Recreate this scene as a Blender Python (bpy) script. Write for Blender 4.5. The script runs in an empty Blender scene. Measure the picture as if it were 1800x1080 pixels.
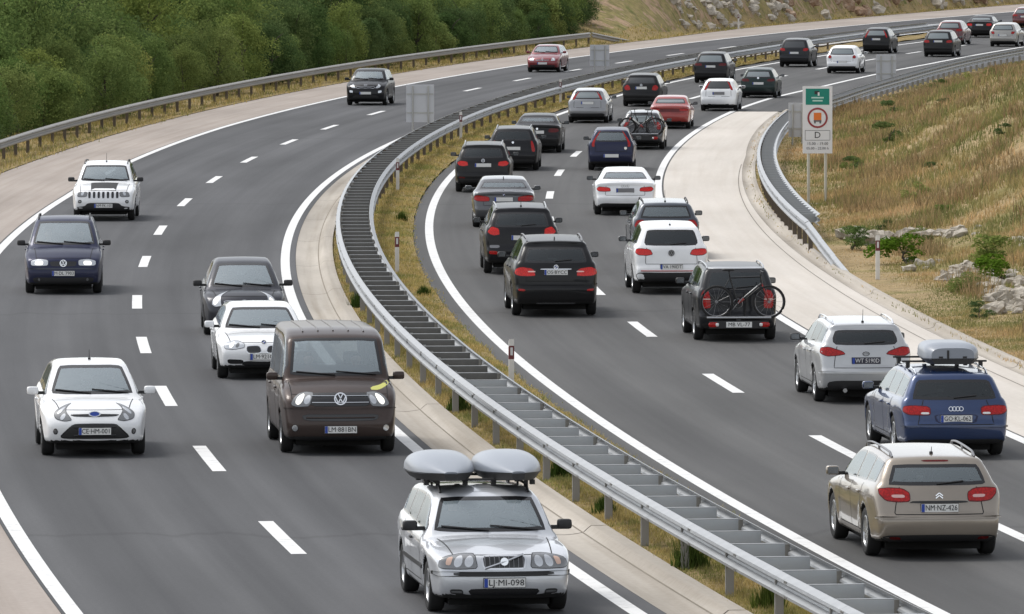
import bpy, math, random
import numpy as np
from mathutils import Vector, Matrix

# ------------------------------------------------------------------ camera, sky, sun, exposure
scene = bpy.context.scene
C = scene.collection
CAM_H = 9.27
cam_data = bpy.data.cameras.new('camera')
cam_data.sensor_width = 36.0
cam_data.lens = 280.0
cam_data.shift_y = -0.415
cam_data.clip_start = 1.0
cam_data.clip_end = 9000.0
cam = bpy.data.objects.new('camera', cam_data)
cam.location = (0, 0, CAM_H)
cam.rotation_euler = (math.radians(90), 0, 0)
C.objects.link(cam)
scene.camera = cam

SUN_EL, SUN_AZ = math.radians(58), math.radians(-62)      # azimuth from +Y towards +X
world = bpy.data.worlds.new('World')
scene.world = world
world.use_nodes = True
wn, wl = world.node_tree.nodes, world.node_tree.links
wn.clear()
sky = wn.new('ShaderNodeTexSky')
sky.sky_type = 'NISHITA'
sky.sun_disc = False
sky.sun_elevation = SUN_EL
sky.sun_rotation = SUN_AZ
sky.air_density = 1.0
sky.dust_density = 1.6
hsv = wn.new('ShaderNodeHueSaturation')
hsv.inputs['Saturation'].default_value = 0.22             # thin bright overcast
bg = wn.new('ShaderNodeBackground')
bg.inputs['Strength'].default_value = 0.15
wo = wn.new('ShaderNodeOutputWorld')
wl.new(sky.outputs[0], hsv.inputs['Color'])
wl.new(hsv.outputs[0], bg.inputs['Color'])
wl.new(bg.outputs[0], wo.inputs['Surface'])

sun_data = bpy.data.lights.new('sun', 'SUN')
sun_data.energy = 1.3
sun_data.angle = math.radians(22)
sun_data.color = (1.0, 0.96, 0.90)
sun = bpy.data.objects.new('sun', sun_data)
sd = Vector((math.sin(SUN_AZ) * math.cos(SUN_EL), math.cos(SUN_AZ) * math.cos(SUN_EL), math.sin(SUN_EL)))
sun.rotation_euler = sd.to_track_quat('Z', 'Y').to_euler()
C.objects.link(sun)

vs = scene.view_settings
vs.view_transform = 'Standard'
vs.look = 'None'
vs.gamma = 1.0
vs.use_curve_mapping = False
vs.exposure = 0.62

random.seed(7)
rng = np.random.default_rng(7)

# ------------------------------------------------------------------ helpers
def link(o, parent=None):
    C.objects.link(o)
    if parent is not None:
        o.parent = parent
    return o

def tag(o, label=None, cat=None, group=None, kind=None):
    if label: o['label'] = label
    if cat: o['category'] = cat
    if group: o['group'] = group
    if kind: o['kind'] = kind
    return o

def empty(name, loc=(0, 0, 0), rz=0.0, parent=None):
    o = bpy.data.objects.new(name, None)
    o.location = loc
    o.rotation_euler = (0, 0, rz)
    o.empty_display_size = 0.3
    return link(o, parent)

def mesh_np(name, V, F, mats, mi=None, smooth=False, N=None, uv=None):
    """V (n,3); F list of tuples or (m,4)/(m,3) array"""
    me = bpy.data.meshes.new(name)
    V = np.asarray(V, np.float32)
    if isinstance(F, np.ndarray):
        m, k = F.shape
        me.vertices.add(len(V))
        me.vertices.foreach_set('co', V.ravel())
        me.loops.add(m * k)
        me.loops.foreach_set('vertex_index', F.astype(np.int32).ravel())
        me.polygons.add(m)
        me.polygons.foreach_set('loop_start', np.arange(0, m * k, k, dtype=np.int32))
        me.update(calc_edges=True)
    else:
        me.from_pydata([tuple(map(float, v)) for v in V], [], F)
    for mt in (mats if isinstance(mats, (list, tuple)) else [mats]):
        me.materials.append(mt)
    if mi is not None:
        me.polygons.foreach_set('material_index', np.asarray(mi, np.int32))
    if smooth:
        me.polygons.foreach_set('use_smooth', np.ones(len(me.polygons), bool))
    if uv is not None:
        l = me.uv_layers.new(name='UVMap')
        idx = np.empty(len(me.loops), np.int32)
        me.loops.foreach_get('vertex_index', idx)
        l.data.foreach_set('uv', np.asarray(uv, np.float32)[idx].ravel())
    me.update()
    if N is not None:
        me.normals_split_custom_set_from_vertices(np.asarray(N, np.float32))
    return me

def obj(name, me, parent=None, loc=None, rz=None):
    o = bpy.data.objects.new(name, me)
    if loc is not None: o.location = loc
    if rz is not None: o.rotation_euler = (0, 0, rz)
    return link(o, parent)

class MB:
    """collects simple shapes into one mesh"""
    def __init__(s): s.V = []; s.F = []; s.M = []
    def add(s, V, F, m=0):
        b = len(s.V); s.V += [tuple(v) for v in V]; s.F += [tuple(i + b for i in f) for f in F]; s.M += [m] * len(F)
    def box(s, c, d, m=0, rot=None):
        x, y, z = (q / 2 for q in d)
        V = [Vector((sx * x, sy * y, sz * z)) for sx in (-1, 1) for sy in (-1, 1) for sz in (-1, 1)]
        if rot is not None: V = [rot @ v for v in V]
        V = [v + Vector(c) for v in V]
        s.add(V, [(0, 1, 3, 2), (4, 6, 7, 5), (0, 4, 5, 1), (2, 3, 7, 6), (0, 2, 6, 4), (1, 5, 7, 3)], m)
    def tube(s, pts, r, n=8, m=0, cap=True):
        pts = [Vector(p) for p in pts]
        rs = r if isinstance(r, (list, tuple)) else [r] * len(pts)
        rings = []; b = len(s.V)
        for i, p in enumerate(pts):
            t = (pts[min(i + 1, len(pts) - 1)] - pts[max(i - 1, 0)]).normalized()
            a = Vector((0, 0, 1)) if abs(t.z) < .9 else Vector((1, 0, 0))
            u = t.cross(a).normalized(); w = t.cross(u)
            for k in range(n):
                an = 2 * math.pi * k / n
                s.V.append(tuple(p + (u * math.cos(an) + w * math.sin(an)) * rs[i]))
        for i in range(len(pts) - 1):
            for k in range(n):
                s.F.append((b + i * n + k, b + i * n + (k + 1) % n, b + (i + 1) * n + (k + 1) % n, b + (i + 1) * n + k)); s.M.append(m)
        if cap:
            s.F.append(tuple(b + k for k in range(n))[::-1]); s.M.append(m)
            s.F.append(tuple(b + (len(pts) - 1) * n + k for k in range(n))); s.M.append(m)
    def lathe(s, prof, axis='y', n=24, m=0, c=(0, 0, 0)):
        """prof list of (r, h) along axis; closed open ended"""
        b = len(s.V)
        for r, h in prof:
            for k in range(n):
                a = 2 * math.pi * k / n
                p = {'y': (r * math.cos(a), h, r * math.sin(a)), 'z': (r * math.cos(a), r * math.sin(a), h), 'x': (h, r * math.cos(a), r * math.sin(a))}[axis]
                s.V.append((p[0] + c[0], p[1] + c[1], p[2] + c[2]))
        for i in range(len(prof) - 1):
            for k in range(n):
                s.F.append((b + i * n + k, b + i * n + (k + 1) % n, b + (i + 1) * n + (k + 1) % n, b + (i + 1) * n + k)); s.M.append(m)
    def mesh(s, name, mats, smooth=False, sharp=None):
        me = mesh_np(name, np.array(s.V), s.F, mats, s.M, smooth or sharp is not None)
        if sharp is not None: me.set_sharp_from_angle(angle=math.radians(sharp))
        return me

# ------------------------------------------------------------------ materials
def mat_base(name):
    m = bpy.data.materials.new(name); m.use_nodes = True
    n = m.node_tree.nodes; l = m.node_tree.links
    b = n.get('Principled BSDF')
    return m, n, l, b

def pmat(name, col, rough=0.5, metal=0.0, spec=0.5, coat=0.0, emit=None, es=0.0, noise=None, bump=0.0, nscale=20.0):
    m, n, l, b = mat_base(name)
    b.inputs['Base Color'].default_value = (*col, 1)
    b.inputs['Roughness'].default_value = rough
    b.inputs['Metallic'].default_value = metal
    b.inputs['Specular IOR Level'].default_value = spec
    b.inputs['Coat Weight'].default_value = coat
    b.inputs['Coat Roughness'].default_value = 0.04
    if emit:
        b.inputs['Emission Color'].default_value = (*emit, 1)
        b.inputs['Emission Strength'].default_value = es
    if noise or bump:
        tc = n.new('ShaderNodeTexCoord'); nt = n.new('ShaderNodeTexNoise')
        nt.inputs['Scale'].default_value = nscale; nt.inputs['Detail'].default_value = 4
        l.new(tc.outputs['Object'], nt.inputs['Vector'])
        if noise:
            mx = n.new('ShaderNodeMix'); mx.data_type = 'RGBA'
            mx.inputs[6].default_value = (*col, 1); mx.inputs[7].default_value = (*noise, 1)
            l.new(nt.outputs['Fac'], mx.inputs[0]); l.new(mx.outputs[2], b.inputs['Base Color'])
        if bump:
            bp = n.new('ShaderNodeBump'); bp.inputs['Strength'].default_value = bump; bp.inputs['Distance'].default_value = 0.02
            l.new(nt.outputs['Fac'], bp.inputs['Height']); l.new(bp.outputs[0], b.inputs['Normal'])
    return m

def ramp(n, stops):
    r = n.new('ShaderNodeValToRGB')
    e = r.color_ramp.elements
    while len(e) < len(stops): e.new(0.5)
    for q, (p, c) in zip(e, stops):
        q.position = p; q.color = (*c, 1) if len(c) == 3 else c
    return r

def noise_node(n, l, vec, scale, detail=5, rough=0.55):
    t = n.new('ShaderNodeTexNoise'); t.inputs['Scale'].default_value = scale
    t.inputs['Detail'].default_value = detail; t.inputs['Roughness'].default_value = rough
    l.new(vec, t.inputs['Vector']); return t

def mixc(n, l, fac, a, b, mode='MIX'):
    m = n.new('ShaderNodeMix'); m.data_type = 'RGBA'; m.blend_type = mode
    for i, v in ((0, fac), (6, a), (7, b)):
        if hasattr(v, 'default_value') or hasattr(v, 'is_linked'): l.new(v, m.inputs[i])
        else: m.inputs[i].default_value = v if i == 0 else (*v, 1)
    return m.outputs[2]

def mapping(n, l, vec, scale):
    m = n.new('ShaderNodeMapping'); m.inputs['Scale'].default_value = scale
    l.new(vec, m.inputs['Vector']); return m.outputs[0]

def asphalt_mat(name, base, seed):
    m, n, l, b = mat_base(name)
    tc = n.new('ShaderNodeTexCoord')
    uv = tc.outputs['UV']                                   # u = metres across, v = metres along
    big = noise_node(n, l, mapping(n, l, uv, (0.35, 0.035, 1)), 1.0, 5)
    fine = noise_node(n, l, tc.outputs['Object'], 14.0, 6, 0.7)
    grit = noise_node(n, l, tc.outputs['Object'], 60.0, 3, 0.8)
    streak = noise_node(n, l, mapping(n, l, uv, (2.2, 0.012, 1)), 1.0, 4)
    c0 = tuple(q * 0.68 for q in base); c1 = tuple(q * 1.22 for q in base)
    r = ramp(n, [(0.3, c0), (0.72, c1)]); l.new(big.outputs['Fac'], r.inputs[0])
    rs = ramp(n, [(0.3, (0.76, 0.76, 0.77)), (0.7, (1.16, 1.16, 1.15))]); l.new(streak.outputs['Fac'], rs.inputs[0])
    c = mixc(n, l, 0.9, r.outputs[0], rs.outputs[0], 'MULTIPLY')
    rf = ramp(n, [(0.3, (0.8, 0.8, 0.8)), (0.7, (1.2, 1.2, 1.2))]); l.new(fine.outputs['Fac'], rf.inputs[0])
    c = mixc(n, l, 0.6, c, rf.outputs[0], 'MULTIPLY')
    rg = ramp(n, [(0.3, (0.7, 0.7, 0.7)), (0.7, (1.3, 1.3, 1.3))]); l.new(grit.outputs['Fac'], rg.inputs[0])
    c = mixc(n, l, 0.5, c, rg.outputs[0], 'MULTIPLY')
    # sealed cross cracks: thin darker wandering lines
    cw = noise_node(n, l, mapping(n, l, uv, (0.5, 0.05, 1)), 1.0, 3)
    sep = n.new('ShaderNodeSeparateXYZ'); l.new(uv, sep.inputs[0])
    a1 = n.new('ShaderNodeMath'); a1.operation = 'MULTIPLY_ADD'; l.new(cw.outputs['Fac'], a1.inputs[0]); a1.inputs[1].default_value = 5.0; l.new(sep.outputs['Y'], a1.inputs[2])
    a2 = n.new('ShaderNodeMath'); a2.operation = 'PINGPONG'; l.new(a1.outputs[0], a2.inputs[0]); a2.inputs[1].default_value = 29.0
    rc = ramp(n, [(0.0, (0.8, 0.8, 0.8)), (0.003, (0.8, 0.8, 0.8)), (0.009, (1, 1, 1))])
    dv = n.new('ShaderNodeMath'); dv.operation = 'DIVIDE'; l.new(a2.outputs[0], dv.inputs[0]); dv.inputs[1].default_value = 29.0
    l.new(dv.outputs[0], rc.inputs[0])
    c = mixc(n, l, 1.0, c, rc.outputs[0], 'MULTIPLY')
    # polished wheel tracks and darker oil band, four per lane pair
    wv = n.new('ShaderNodeMath'); wv.operation = 'SINE'
    ml = n.new('ShaderNodeMath'); ml.operation = 'MULTIPLY_ADD'; l.new(sep.outputs['X'], ml.inputs[0]); ml.inputs[1].default_value = 3.55; ml.inputs[2].default_value = 0.6
    l.new(ml.outputs[0], wv.inputs[0])
    rw = ramp(n, [(0.0, (0.86, 0.86, 0.865)), (1.0, (1.1, 1.1, 1.095))])
    mp = n.new('ShaderNodeMapRange'); mp.inputs['From Min'].default_value = -1; l.new(wv.outputs[0], mp.inputs['Value']); l.new(mp.outputs[0], rw.inputs[0])
    c = mixc(n, l, 0.8, c, rw.outputs[0], 'MULTIPLY')
    # tar patches and stains
    vb = n.new('ShaderNodeTexVoronoi'); vb.inputs['Scale'].default_value = 1.0; l.new(mapping(n, l, uv, (0.45, 0.09, 1)), vb.inputs['Vector'])
    rv = ramp(n, [(0.0, (0.86, 0.86, 0.86)), (0.10, (0.95, 0.95, 0.95)), (0.16, (1, 1, 1))]); l.new(vb.outputs['Distance'], rv.inputs[0])
    c = mixc(n, l, 0.7, c, rv.outputs[0], 'MULTIPLY')
    l.new(c, b.inputs['Base Color'])
    b.inputs['Roughness'].default_value = 0.82
    b.inputs['Specular IOR Level'].default_value = 0.3
    bp = n.new('ShaderNodeBump'); bp.inputs['Strength'].default_value = 0.25; bp.inputs['Distance'].default_value = 0.01
    l.new(fine.outputs['Fac'], bp.inputs['Height']); l.new(bp.outputs[0], b.inputs['Normal'])
    return m

def concrete_mat(name, a, bcol, dirt, streaks=0.5):
    m, n, l, b = mat_base(name)
    tc = n.new('ShaderNodeTexCoord'); uv = tc.outputs['UV']
    big = noise_node(n, l, mapping(n, l, uv, (0.5, 0.08, 1)), 1.0, 6)
    st = noise_node(n, l, mapping(n, l, uv, (3.5, 0.05, 1)), 1.0, 5)
    fine = noise_node(n, l, tc.outputs['Object'], 9.0, 6, 0.7)
    r = ramp(n, [(0.3, a), (0.7, bcol)]); l.new(big.outputs['Fac'], r.inputs[0])
    rs = ramp(n, [(0.42, (1, 1, 1)), (0.75, dirt)]); l.new(st.outputs['Fac'], rs.inputs[0])
    c = mixc(n, l, streaks, r.outputs[0], rs.outputs[0], 'MULTIPLY')
    rf = ramp(n, [(0.3, (0.86, 0.86, 0.86)), (0.7, (1.1, 1.1, 1.1))]); l.new(fine.outputs['Fac'], rf.inputs[0])
    c = mixc(n, l, 0.7, c, rf.outputs[0], 'MULTIPLY')
    l.new(c, b.inputs['Base Color'])
    b.inputs['Roughness'].default_value = 0.88; b.inputs['Specular IOR Level'].default_value = 0.25
    return m

def ground_mat(name, stops, scale=0.5, fine_scale=6.0):
    m, n, l, b = mat_base(name)
    tc = n.new('ShaderNodeTexCoord')
    big = noise_node(n, l, tc.outputs['Object'], scale, 6, 0.6)
    fine = noise_node(n, l, tc.outputs['Object'], fine_scale, 6, 0.75)
    r = ramp(n, stops); l.new(big.outputs['Fac'], r.inputs[0])
    rf = ramp(n, [(0.28, (0.5, 0.52, 0.5)), (0.7, (1.35, 1.3, 1.25))]); l.new(fine.outputs['Fac'], rf.inputs[0])
    c = mixc(n, l, 0.85, r.outputs[0], rf.outputs[0], 'MULTIPLY')
    l.new(c, b.inputs['Base Color'])
    b.inputs['Roughness'].default_value = 0.95; b.inputs['Specular IOR Level'].default_value = 0.1
    bp = n.new('ShaderNodeBump'); bp.inputs['Strength'].default_value = 0.8; bp.inputs['Distance'].default_value = 0.12
    l.new(fine.outputs['Fac'], bp.inputs['Height']); l.new(bp.outputs[0], b.inputs['Normal'])
    return m

def blade_mat(name, stops, scale, trans=0.25, jitter=True):
    """leaf / grass blades: colour from world position noise plus a random per piece"""
    m, n, l, b = mat_base(name)
    geo = n.new('ShaderNodeNewGeometry')
    big = noise_node(n, l, geo.outputs['Position'], scale, 5, 0.65)
    r = ramp(n, stops); l.new(big.outputs['Fac'], r.inputs[0])
    c = r.outputs[0]
    rr = ramp(n, [(0.0, (0.62, 0.65, 0.6)), (1.0, (1.35, 1.3, 1.2))]); l.new(geo.outputs['Random Per Island'], rr.inputs[0])
    c = mixc(n, l, 1.0, c, rr.outputs[0], 'MULTIPLY')
    oi = n.new('ShaderNodeObjectInfo')
    ro = ramp(n, [(0.0, (0.72, 0.8, 0.7)), (0.5, (1.0, 1.0, 1.0)), (1.0, (1.3, 1.15, 0.95))]); l.new(oi.outputs['Random'], ro.inputs[0])
    c = mixc(n, l, 1.0 if jitter else 0.0, c, ro.outputs[0], 'MULTIPLY')
    d = n.new('ShaderNodeBsdfDiffuse'); t = n.new('ShaderNodeBsdfTranslucent'); mx = n.new('ShaderNodeMixShader')
    l.new(c, d.inputs['Color']); l.new(c, t.inputs['Color']); mx.inputs[0].default_value = trans
    l.new(d.outputs[0], mx.inputs[1]); l.new(t.outputs[0], mx.inputs[2])
    l.new(mx.outputs[0], n.get('Material Output').inputs['Surface'])
    return m

M = {}
M['asphalt_l'] = asphalt_mat('asphalt oncoming', (0.074, 0.075, 0.079), 1)
M['asphalt_r'] = asphalt_mat('asphalt outbound', (0.079, 0.0785, 0.078), 2)
M['asphalt_edge'] = asphalt_mat('asphalt edge', (0.06, 0.06, 0.06), 3)
M['shoulder'] = concrete_mat('pink shoulder', (0.30, 0.262, 0.232), (0.39, 0.342, 0.305), (0.7, 0.66, 0.62), 0.6)
M['bay'] = concrete_mat('pale concrete', (0.50, 0.465, 0.42), (0.58, 0.54, 0.49), (0.82, 0.79, 0.75), 0.5)
M['gutter'] = concrete_mat('gutter concrete', (0.34, 0.31, 0.27), (0.49, 0.45, 0.395), (0.6, 0.56, 0.5), 0.7)
M['joint'] = pmat('dark joint', (0.05, 0.045, 0.04), 0.9)
def paint_mat():
    m, n, l, b = mat_base('road paint')
    geo = n.new('ShaderNodeNewGeometry')
    nt = noise_node(n, l, geo.outputs['Position'], 3.0, 6, 0.75)
    r = ramp(n, [(0.30, (0.40, 0.40, 0.39)), (0.46, (0.66, 0.66, 0.65)), (1.0, (0.76, 0.76, 0.75))]); l.new(nt.outputs['Fac'], r.inputs[0])
    l.new(r.outputs[0], b.inputs['Base Color']); b.inputs['Roughness'].default_value = 0.6
    return m
M['paint'] = paint_mat()
M['galv'] = pmat('galvanised steel', (0.42, 0.435, 0.445), 0.5, 0.6, noise=(0.28, 0.29, 0.30), nscale=3.0)
M['galv_old'] = pmat('weathered steel', (0.34, 0.335, 0.32), 0.6, 0.45, noise=(0.25, 0.235, 0.21), nscale=2.0)
M['galv_dark'] = pmat('dull dark steel', (0.12, 0.12, 0.118), 0.75, 0.3, noise=(0.19, 0.19, 0.185), nscale=4.0)
M['post_rust'] = pmat('brown weathered post', (0.11, 0.09, 0.07), 0.75, 0.3, noise=(0.16, 0.13, 0.1), nscale=6.0)
M['dry_soil'] = ground_mat('dry verge soil', [(0.3, (0.30, 0.23, 0.12)), (0.5, (0.34, 0.26, 0.13)), (0.7, (0.22, 0.20, 0.09))], 0.9, 7)
M['bank_soil'] = ground_mat('bank soil', [(0.3, (0.30, 0.23, 0.12)), (0.5, (0.38, 0.29, 0.17)), (0.62, (0.24, 0.21, 0.09)), (0.8, (0.40, 0.29, 0.19))], 0.22, 4)
M['wood_soil'] = ground_mat('forest floor', [(0.3, (0.03, 0.035, 0.014)), (0.7, (0.06, 0.055, 0.025))], 0.5, 3)
M['far_ground'] = ground_mat('far ground', [(0.3, (0.07, 0.075, 0.03)), (0.7, (0.12, 0.11, 0.05))], 0.02, 0.2)

# ------------------------------------------------------------------ road frame
CP = (-3.946, 2.528, 4.724, -0.181)
def cen(Z):
    t = (Z - 250.0) / 100.0
    return CP[0] + t * (CP[1] + t * (CP[2] + t * CP[3]))
def dcen(Z):
    t = (Z - 250.0) / 100.0
    return (CP[1] + t * (2 * CP[2] + t * 3 * CP[3])) / 100.0
def P(Z, d, h=0.0):
    s = dcen(Z); n = math.sqrt(1 + s * s)
    return Vector((cen(Z) + d / n, Z - d * s / n, h))
def heading(Z):
    """angle of the forward road tangent about z, 0 = +Y"""
    return -math.atan(dcen(Z))
def pix(x, y, h=0.0):
    k = (y + 207.0) / (CAM_H - h)
    return Vector(((x - 900.0) / k, 14000.0 / k, h))
def to_zd(p):
    Z = p.y
    for _ in range(12):
        s = dcen(Z); n = math.sqrt(1 + s * s); Z += ((p.x - cen(Z)) * s + (p.y - Z)) / (n * n)
    s = dcen(Z); n = math.sqrt(1 + s * s)
    return Z, ((p.x - cen(Z)) - (p.y - Z) * s) / n
def pw(*pts):
    xs = [p[0] for p in pts]; ys = [p[1] for p in pts]
    return lambda Z: float(np.interp(Z, xs, ys))
dL0 = pw((100, -8.86), (235, -8.90), (300, -9.45), (380, -9.7), (480, -10.05), (620, -10.3))
dLd = pw((100, -5.2), (200, -5.1), (265, -5.35), (320, -5.48), (480, -5.75))
dL1 = pw((100, -1.78), (130, -1.68), (600, -1.65))
dR0 = pw((100, 2.03), (370, 1.98), (410, 2.4), (460, 2.85), (620, 3.2))
dRd = pw((100, 5.2), (270, 5.36), (340, 5.5), (410, 6.2), (460, 6.6), (620, 6.8))
dR1 = pw((100, 8.5), (250, 8.56), (325, 8.64), (342, 8.85), (364, 9.6), (408, 10.35), (620, 10.8))
dSL = pw((100, -12.4), (270, -12.4), (360, -12.9), (411, -13.4), (467, -13.6), (500, -15.0), (560, -15.9), (620, -17.5))
dKR = pw((60, 11.5), (200, 11.55), (270, 11.6), (300, 11.2), (323, 10.9))
dRR = pw((150, 11.3), (198, 11.4), (250, 11.72), (298, 12.05), (316, 12.9), (347, 13.8), (388, 14.4), (440, 15.6), (620, 17))
Z0, Z1 = 62.0, 640.0

def ribbon(name, d0, d1, za, zb, mat, h=0.0, step=2.0, cols=1, prof=None, parent=None):
    f0 = d0 if callable(d0) else (lambda Z: d0); f1 = d1 if callable(d1) else (lambda Z: d1)
    n = max(1, int(math.ceil((zb - za) / step)))
    V = []; UV = []; F = []
    for i in range(n + 1):
        Z = za + (zb - za) * i / n
        for j in range(cols + 1):
            u = j / cols; d = f0(Z) * (1 - u) + f1(Z) * u
            hh = h + (prof(u, d, Z) if prof else 0.0)
            V.append(P(Z, d, hh)); UV.append((d, Z))
    w = cols + 1
    for i in range(n):
        for j in range(cols):
            F.append((i * w + j, i * w + j + 1, (i + 1) * w + j + 1, (i + 1) * w + j))
    return obj(name, mesh_np(name, np.array(V), F, mat, uv=np.array(UV), smooth=prof is not None), parent)

def S(o): o['kind'] = 'structure'; return o

# base plane to the horizon
g = MB(); g.add([(-6000, -500, -1.2), (6000, -500, -1.2), (6000, 8000, -1.2), (-6000, 8000, -1.2)], [(0, 1, 2, 3)])
S(obj('ground', g.mesh('ground', M['far_ground'])))
# carriageways
S(ribbon('road_oncoming', lambda Z: dL0(Z) - 0.16, -1.42, Z0, Z1, M['asphalt_l'], cols=4))
S(ribbon('road_outbound', 1.58, lambda Z: dR1(Z) + (0.16 if Z < 323 else 0.5), Z0, Z1, M['asphalt_r'], cols=4))
S(ribbon('shoulder_left', dSL, lambda Z: dL0(Z) - 0.165, Z0, Z1, M['shoulder'], cols=3))
S(ribbon('emergency_bay', lambda Z: dR1(Z) + 0.165, lambda Z: dKR(Z) - 0.42, Z0, 322.5, M['bay'], cols=3))
S(ribbon('shoulder_right_far', lambda Z: dR1(Z) + 0.505, lambda Z: dRR(Z) - 0.3, 322.6, Z1, M['asphalt_r'], cols=1))

# gutters: long concrete slabs with open joints
def gutter(name, d0, d1, za, zb, seg, first, flip, label):
    root = empty(name, P(za, 0)); root.location = (0, 0, 0); root['kind'] = 'structure'
    f0 = d0 if callable(d0) else (lambda Z: d0); f1 = d1 if callable(d1) else (lambda Z: d1)
    def prof(u, d, Z):
        u = 1 - u if flip else u                            # u = 0 road side, 1 grass side
        if u < 0.62: return -0.03 * math.sin(math.pi * u / 0.62)
        return 0.10 * min(1.0, (u - 0.62) / 0.12)
    z = za; cuts = [za]
    q = first
    while q < zb:
        cuts.append(q); q += seg
    cuts.append(zb)
    for a, b in zip(cuts, cuts[1:]):
        ribbon('gutter_slab', d0, d1, a + 0.03, b - 0.03, M['gutter'], 0.0, 2.0, 16, prof, root)
    ribbon('joint_filler', lambda Z: f0(Z) + 0.01, lambda Z: f1(Z) - 0.01, za, zb, M['joint'], -0.05, 4.0, 1, None, root)
    return root
gutter('gutter_median', -1.415, -0.50, Z0, 470, 13.2, 74.0, False, '')
S(ribbon('kerb_shade', -0.868, -0.835, Z0, 470, pmat('painted kerb shade', (0.15, 0.125, 0.095), 0.95, noise=(0.30, 0.27, 0.22), nscale=1.5), 0.006))  # brown line painted along the kerb foot for the lip's shadow
gutter('gutter_bay', lambda Z: dKR(Z) - 0.415, dKR, Z0, 322.5, 13.6, 70.0, False, '')
# inner joint line of the bay
dBJ = pw((100, 10.6), (160, 10.68), (205, 10.85), (240, 11.0), (262, 11.12))
S(ribbon('bay_joint', lambda Z: dBJ(Z) - .012, lambda Z: dBJ(Z) + .012, 100, 262, pmat('brown joint', (0.17, 0.15, 0.125), 0.9), 0.004))

# median and verges
def hmed(u, d, Z): return 0.04 + 0.05 * math.sin(math.pi * u) + 0.02 * math.sin(Z * 0.9 + d * 3)
S(ribbon('median_verge', -0.50, 1.575, Z0, 520, M['dry_soil'], 0, 1.5, 8, hmed))
def hleft(u, d, Z):
    e = dSL(Z) - d
    k = min(1.0, max(0.0, (e - 3) / 14.0)); k = k * k * (3 - 2 * k)
    r = min(1.0, max(0.0, (Z - 455) / 30.0))
    far = r * 5.5 * min(1.0, max(0.0, (e - 0.8) / 7.0)) ** 0.8
    bump = 0.12 * math.sin(Z * 0.37 + d) * min(1, e / 2)
    return 0.02 + bump + (1 - r) * k * 1.5 + far
S(ribbon('verge_left', lambda Z: dSL(Z) - 4.5, lambda Z: dSL(Z), 62, Z1 + 60, M['dry_soil'], 0, 2.0, 12, hleft))
S(ribbon('forest_floor', lambda Z: dSL(Z) - 70, lambda Z: dSL(Z) - 4.505, 62, Z1 + 60, M['wood_soil'], 0, 3.0, 40, hleft))
def hright(u, d, Z):
    base = dKR(Z) if Z < 323 else dRR(Z) - 0.3
    e = d - base
    k = min(1.0, max(0.0, (e - 1.6) / 9.0)); k = k * k * (3 - 2 * k)
    env = math.exp(-((Z - 235) / 95.0) ** 2)
    b = 0.22 * math.sin(Z * 0.21 + d * 0.5) + 0.16 * math.sin(Z * 0.53 - d * 0.9) + 0.1 * math.sin(d * 1.7 + Z * .11)
    return 0.07 + k * (2.7 * env + 1.4 * b) + 0.05 * min(1, e)
def hr(Z, d):
    return hright(0, d, Z)
S(ribbon('bank_right', lambda Z: dKR(Z) + 0.004 if Z < 323 else dRR(Z) - 0.3, lambda Z: dRR(Z) + 55, Z0, Z1, M['bank_soil'], 0, 2.0, 60, hright))

# painted lines
def line(name, df, za, zb, w=0.22):
    return S(ribbon(name, lambda Z: df(Z) - w / 2, lambda Z: df(Z) + w / 2, za, zb, M['paint'], 0.004))
line('edge_line_shoulder', dL0, Z0, Z1); line('edge_line_median', dL1, Z0, Z1)
line('edge_line_inner', dR0, Z0, Z1); line('edge_line_bay', dR1, Z0, Z1)
def dashes(name, df, zs, length=5.6):
    root = empty(name); root['kind'] = 'structure'
    for z in zs:
        ribbon('lane_dash', lambda Z: df(Z) - 0.11, lambda Z: df(Z) + 0.11, z - length / 2, z + length / 2, M['paint'], 0.004, 3.0, 1, None, root)
zl = [97.5, 113.25, 128.6, 144.1, 159.8, 176.1, 194.7, 212.1, 230.5, 248, 265.7, 283.7, 300.7, 319.2]
zl += [319.2 + 18 * k for k in range(1, 16)]
zr = [95, 112.2, 130.1, 146.9, 164.8, 181.3, 199.5, 217.8, 236, 254.1, 271.8] + [271.8 + 18 * k for k in range(1, 18)]
dashes('lane_line_oncoming', dLd, zl); dashes('lane_line_outbound', dRd, zr)

# ------------------------------------------------------------------ vehicle builder: bodies are smooth implicit solids meshed by surface nets
def sdf_poly(X, Zz, poly):
    poly = np.asarray(poly, float); a = poly; b = np.roll(poly, -1, 0)
    d2 = np.full(X.shape, 1e9); inside = np.zeros(X.shape, bool)
    for (ax, az), (bx, bz) in zip(a, b):
        ex, ez = bx - ax, bz - az
        t = np.clip(((X - ax) * ex + (Zz - az) * ez) / (ex * ex + ez * ez + 1e-12), 0, 1)
        d2 = np.minimum(d2, (X - ax - t * ex) ** 2 + (Zz - az - t * ez) ** 2)
        c = ((az > Zz) != (bz > Zz))
        with np.errstate(divide='ignore', invalid='ignore'):
            xi = (bx - ax) * (Zz - az) / (bz - az + 1e-12) + ax
        inside ^= c & (X < xi)
    d = np.sqrt(d2)
    return np.where(inside, -d, d)

def chaikin(p, it=2, f=0.25, closed=True):
    p = np.asarray(p, float)
    for _ in range(it):
        if closed:
            q = np.roll(p, -1, 0)
            p = np.stack([p * (1 - f) + q * f, p * f + q * (1 - f)], 1).reshape(-1, p.shape[1])
        else:
            a, b = p[:-1], p[1:]
            m = np.stack([a * (1 - f) + b * f, a * f + b * (1 - f)], 1).reshape(-1, p.shape[1])
            p = np.vstack([p[:1], m[1:-1], p[-1:]])
    return p

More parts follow.
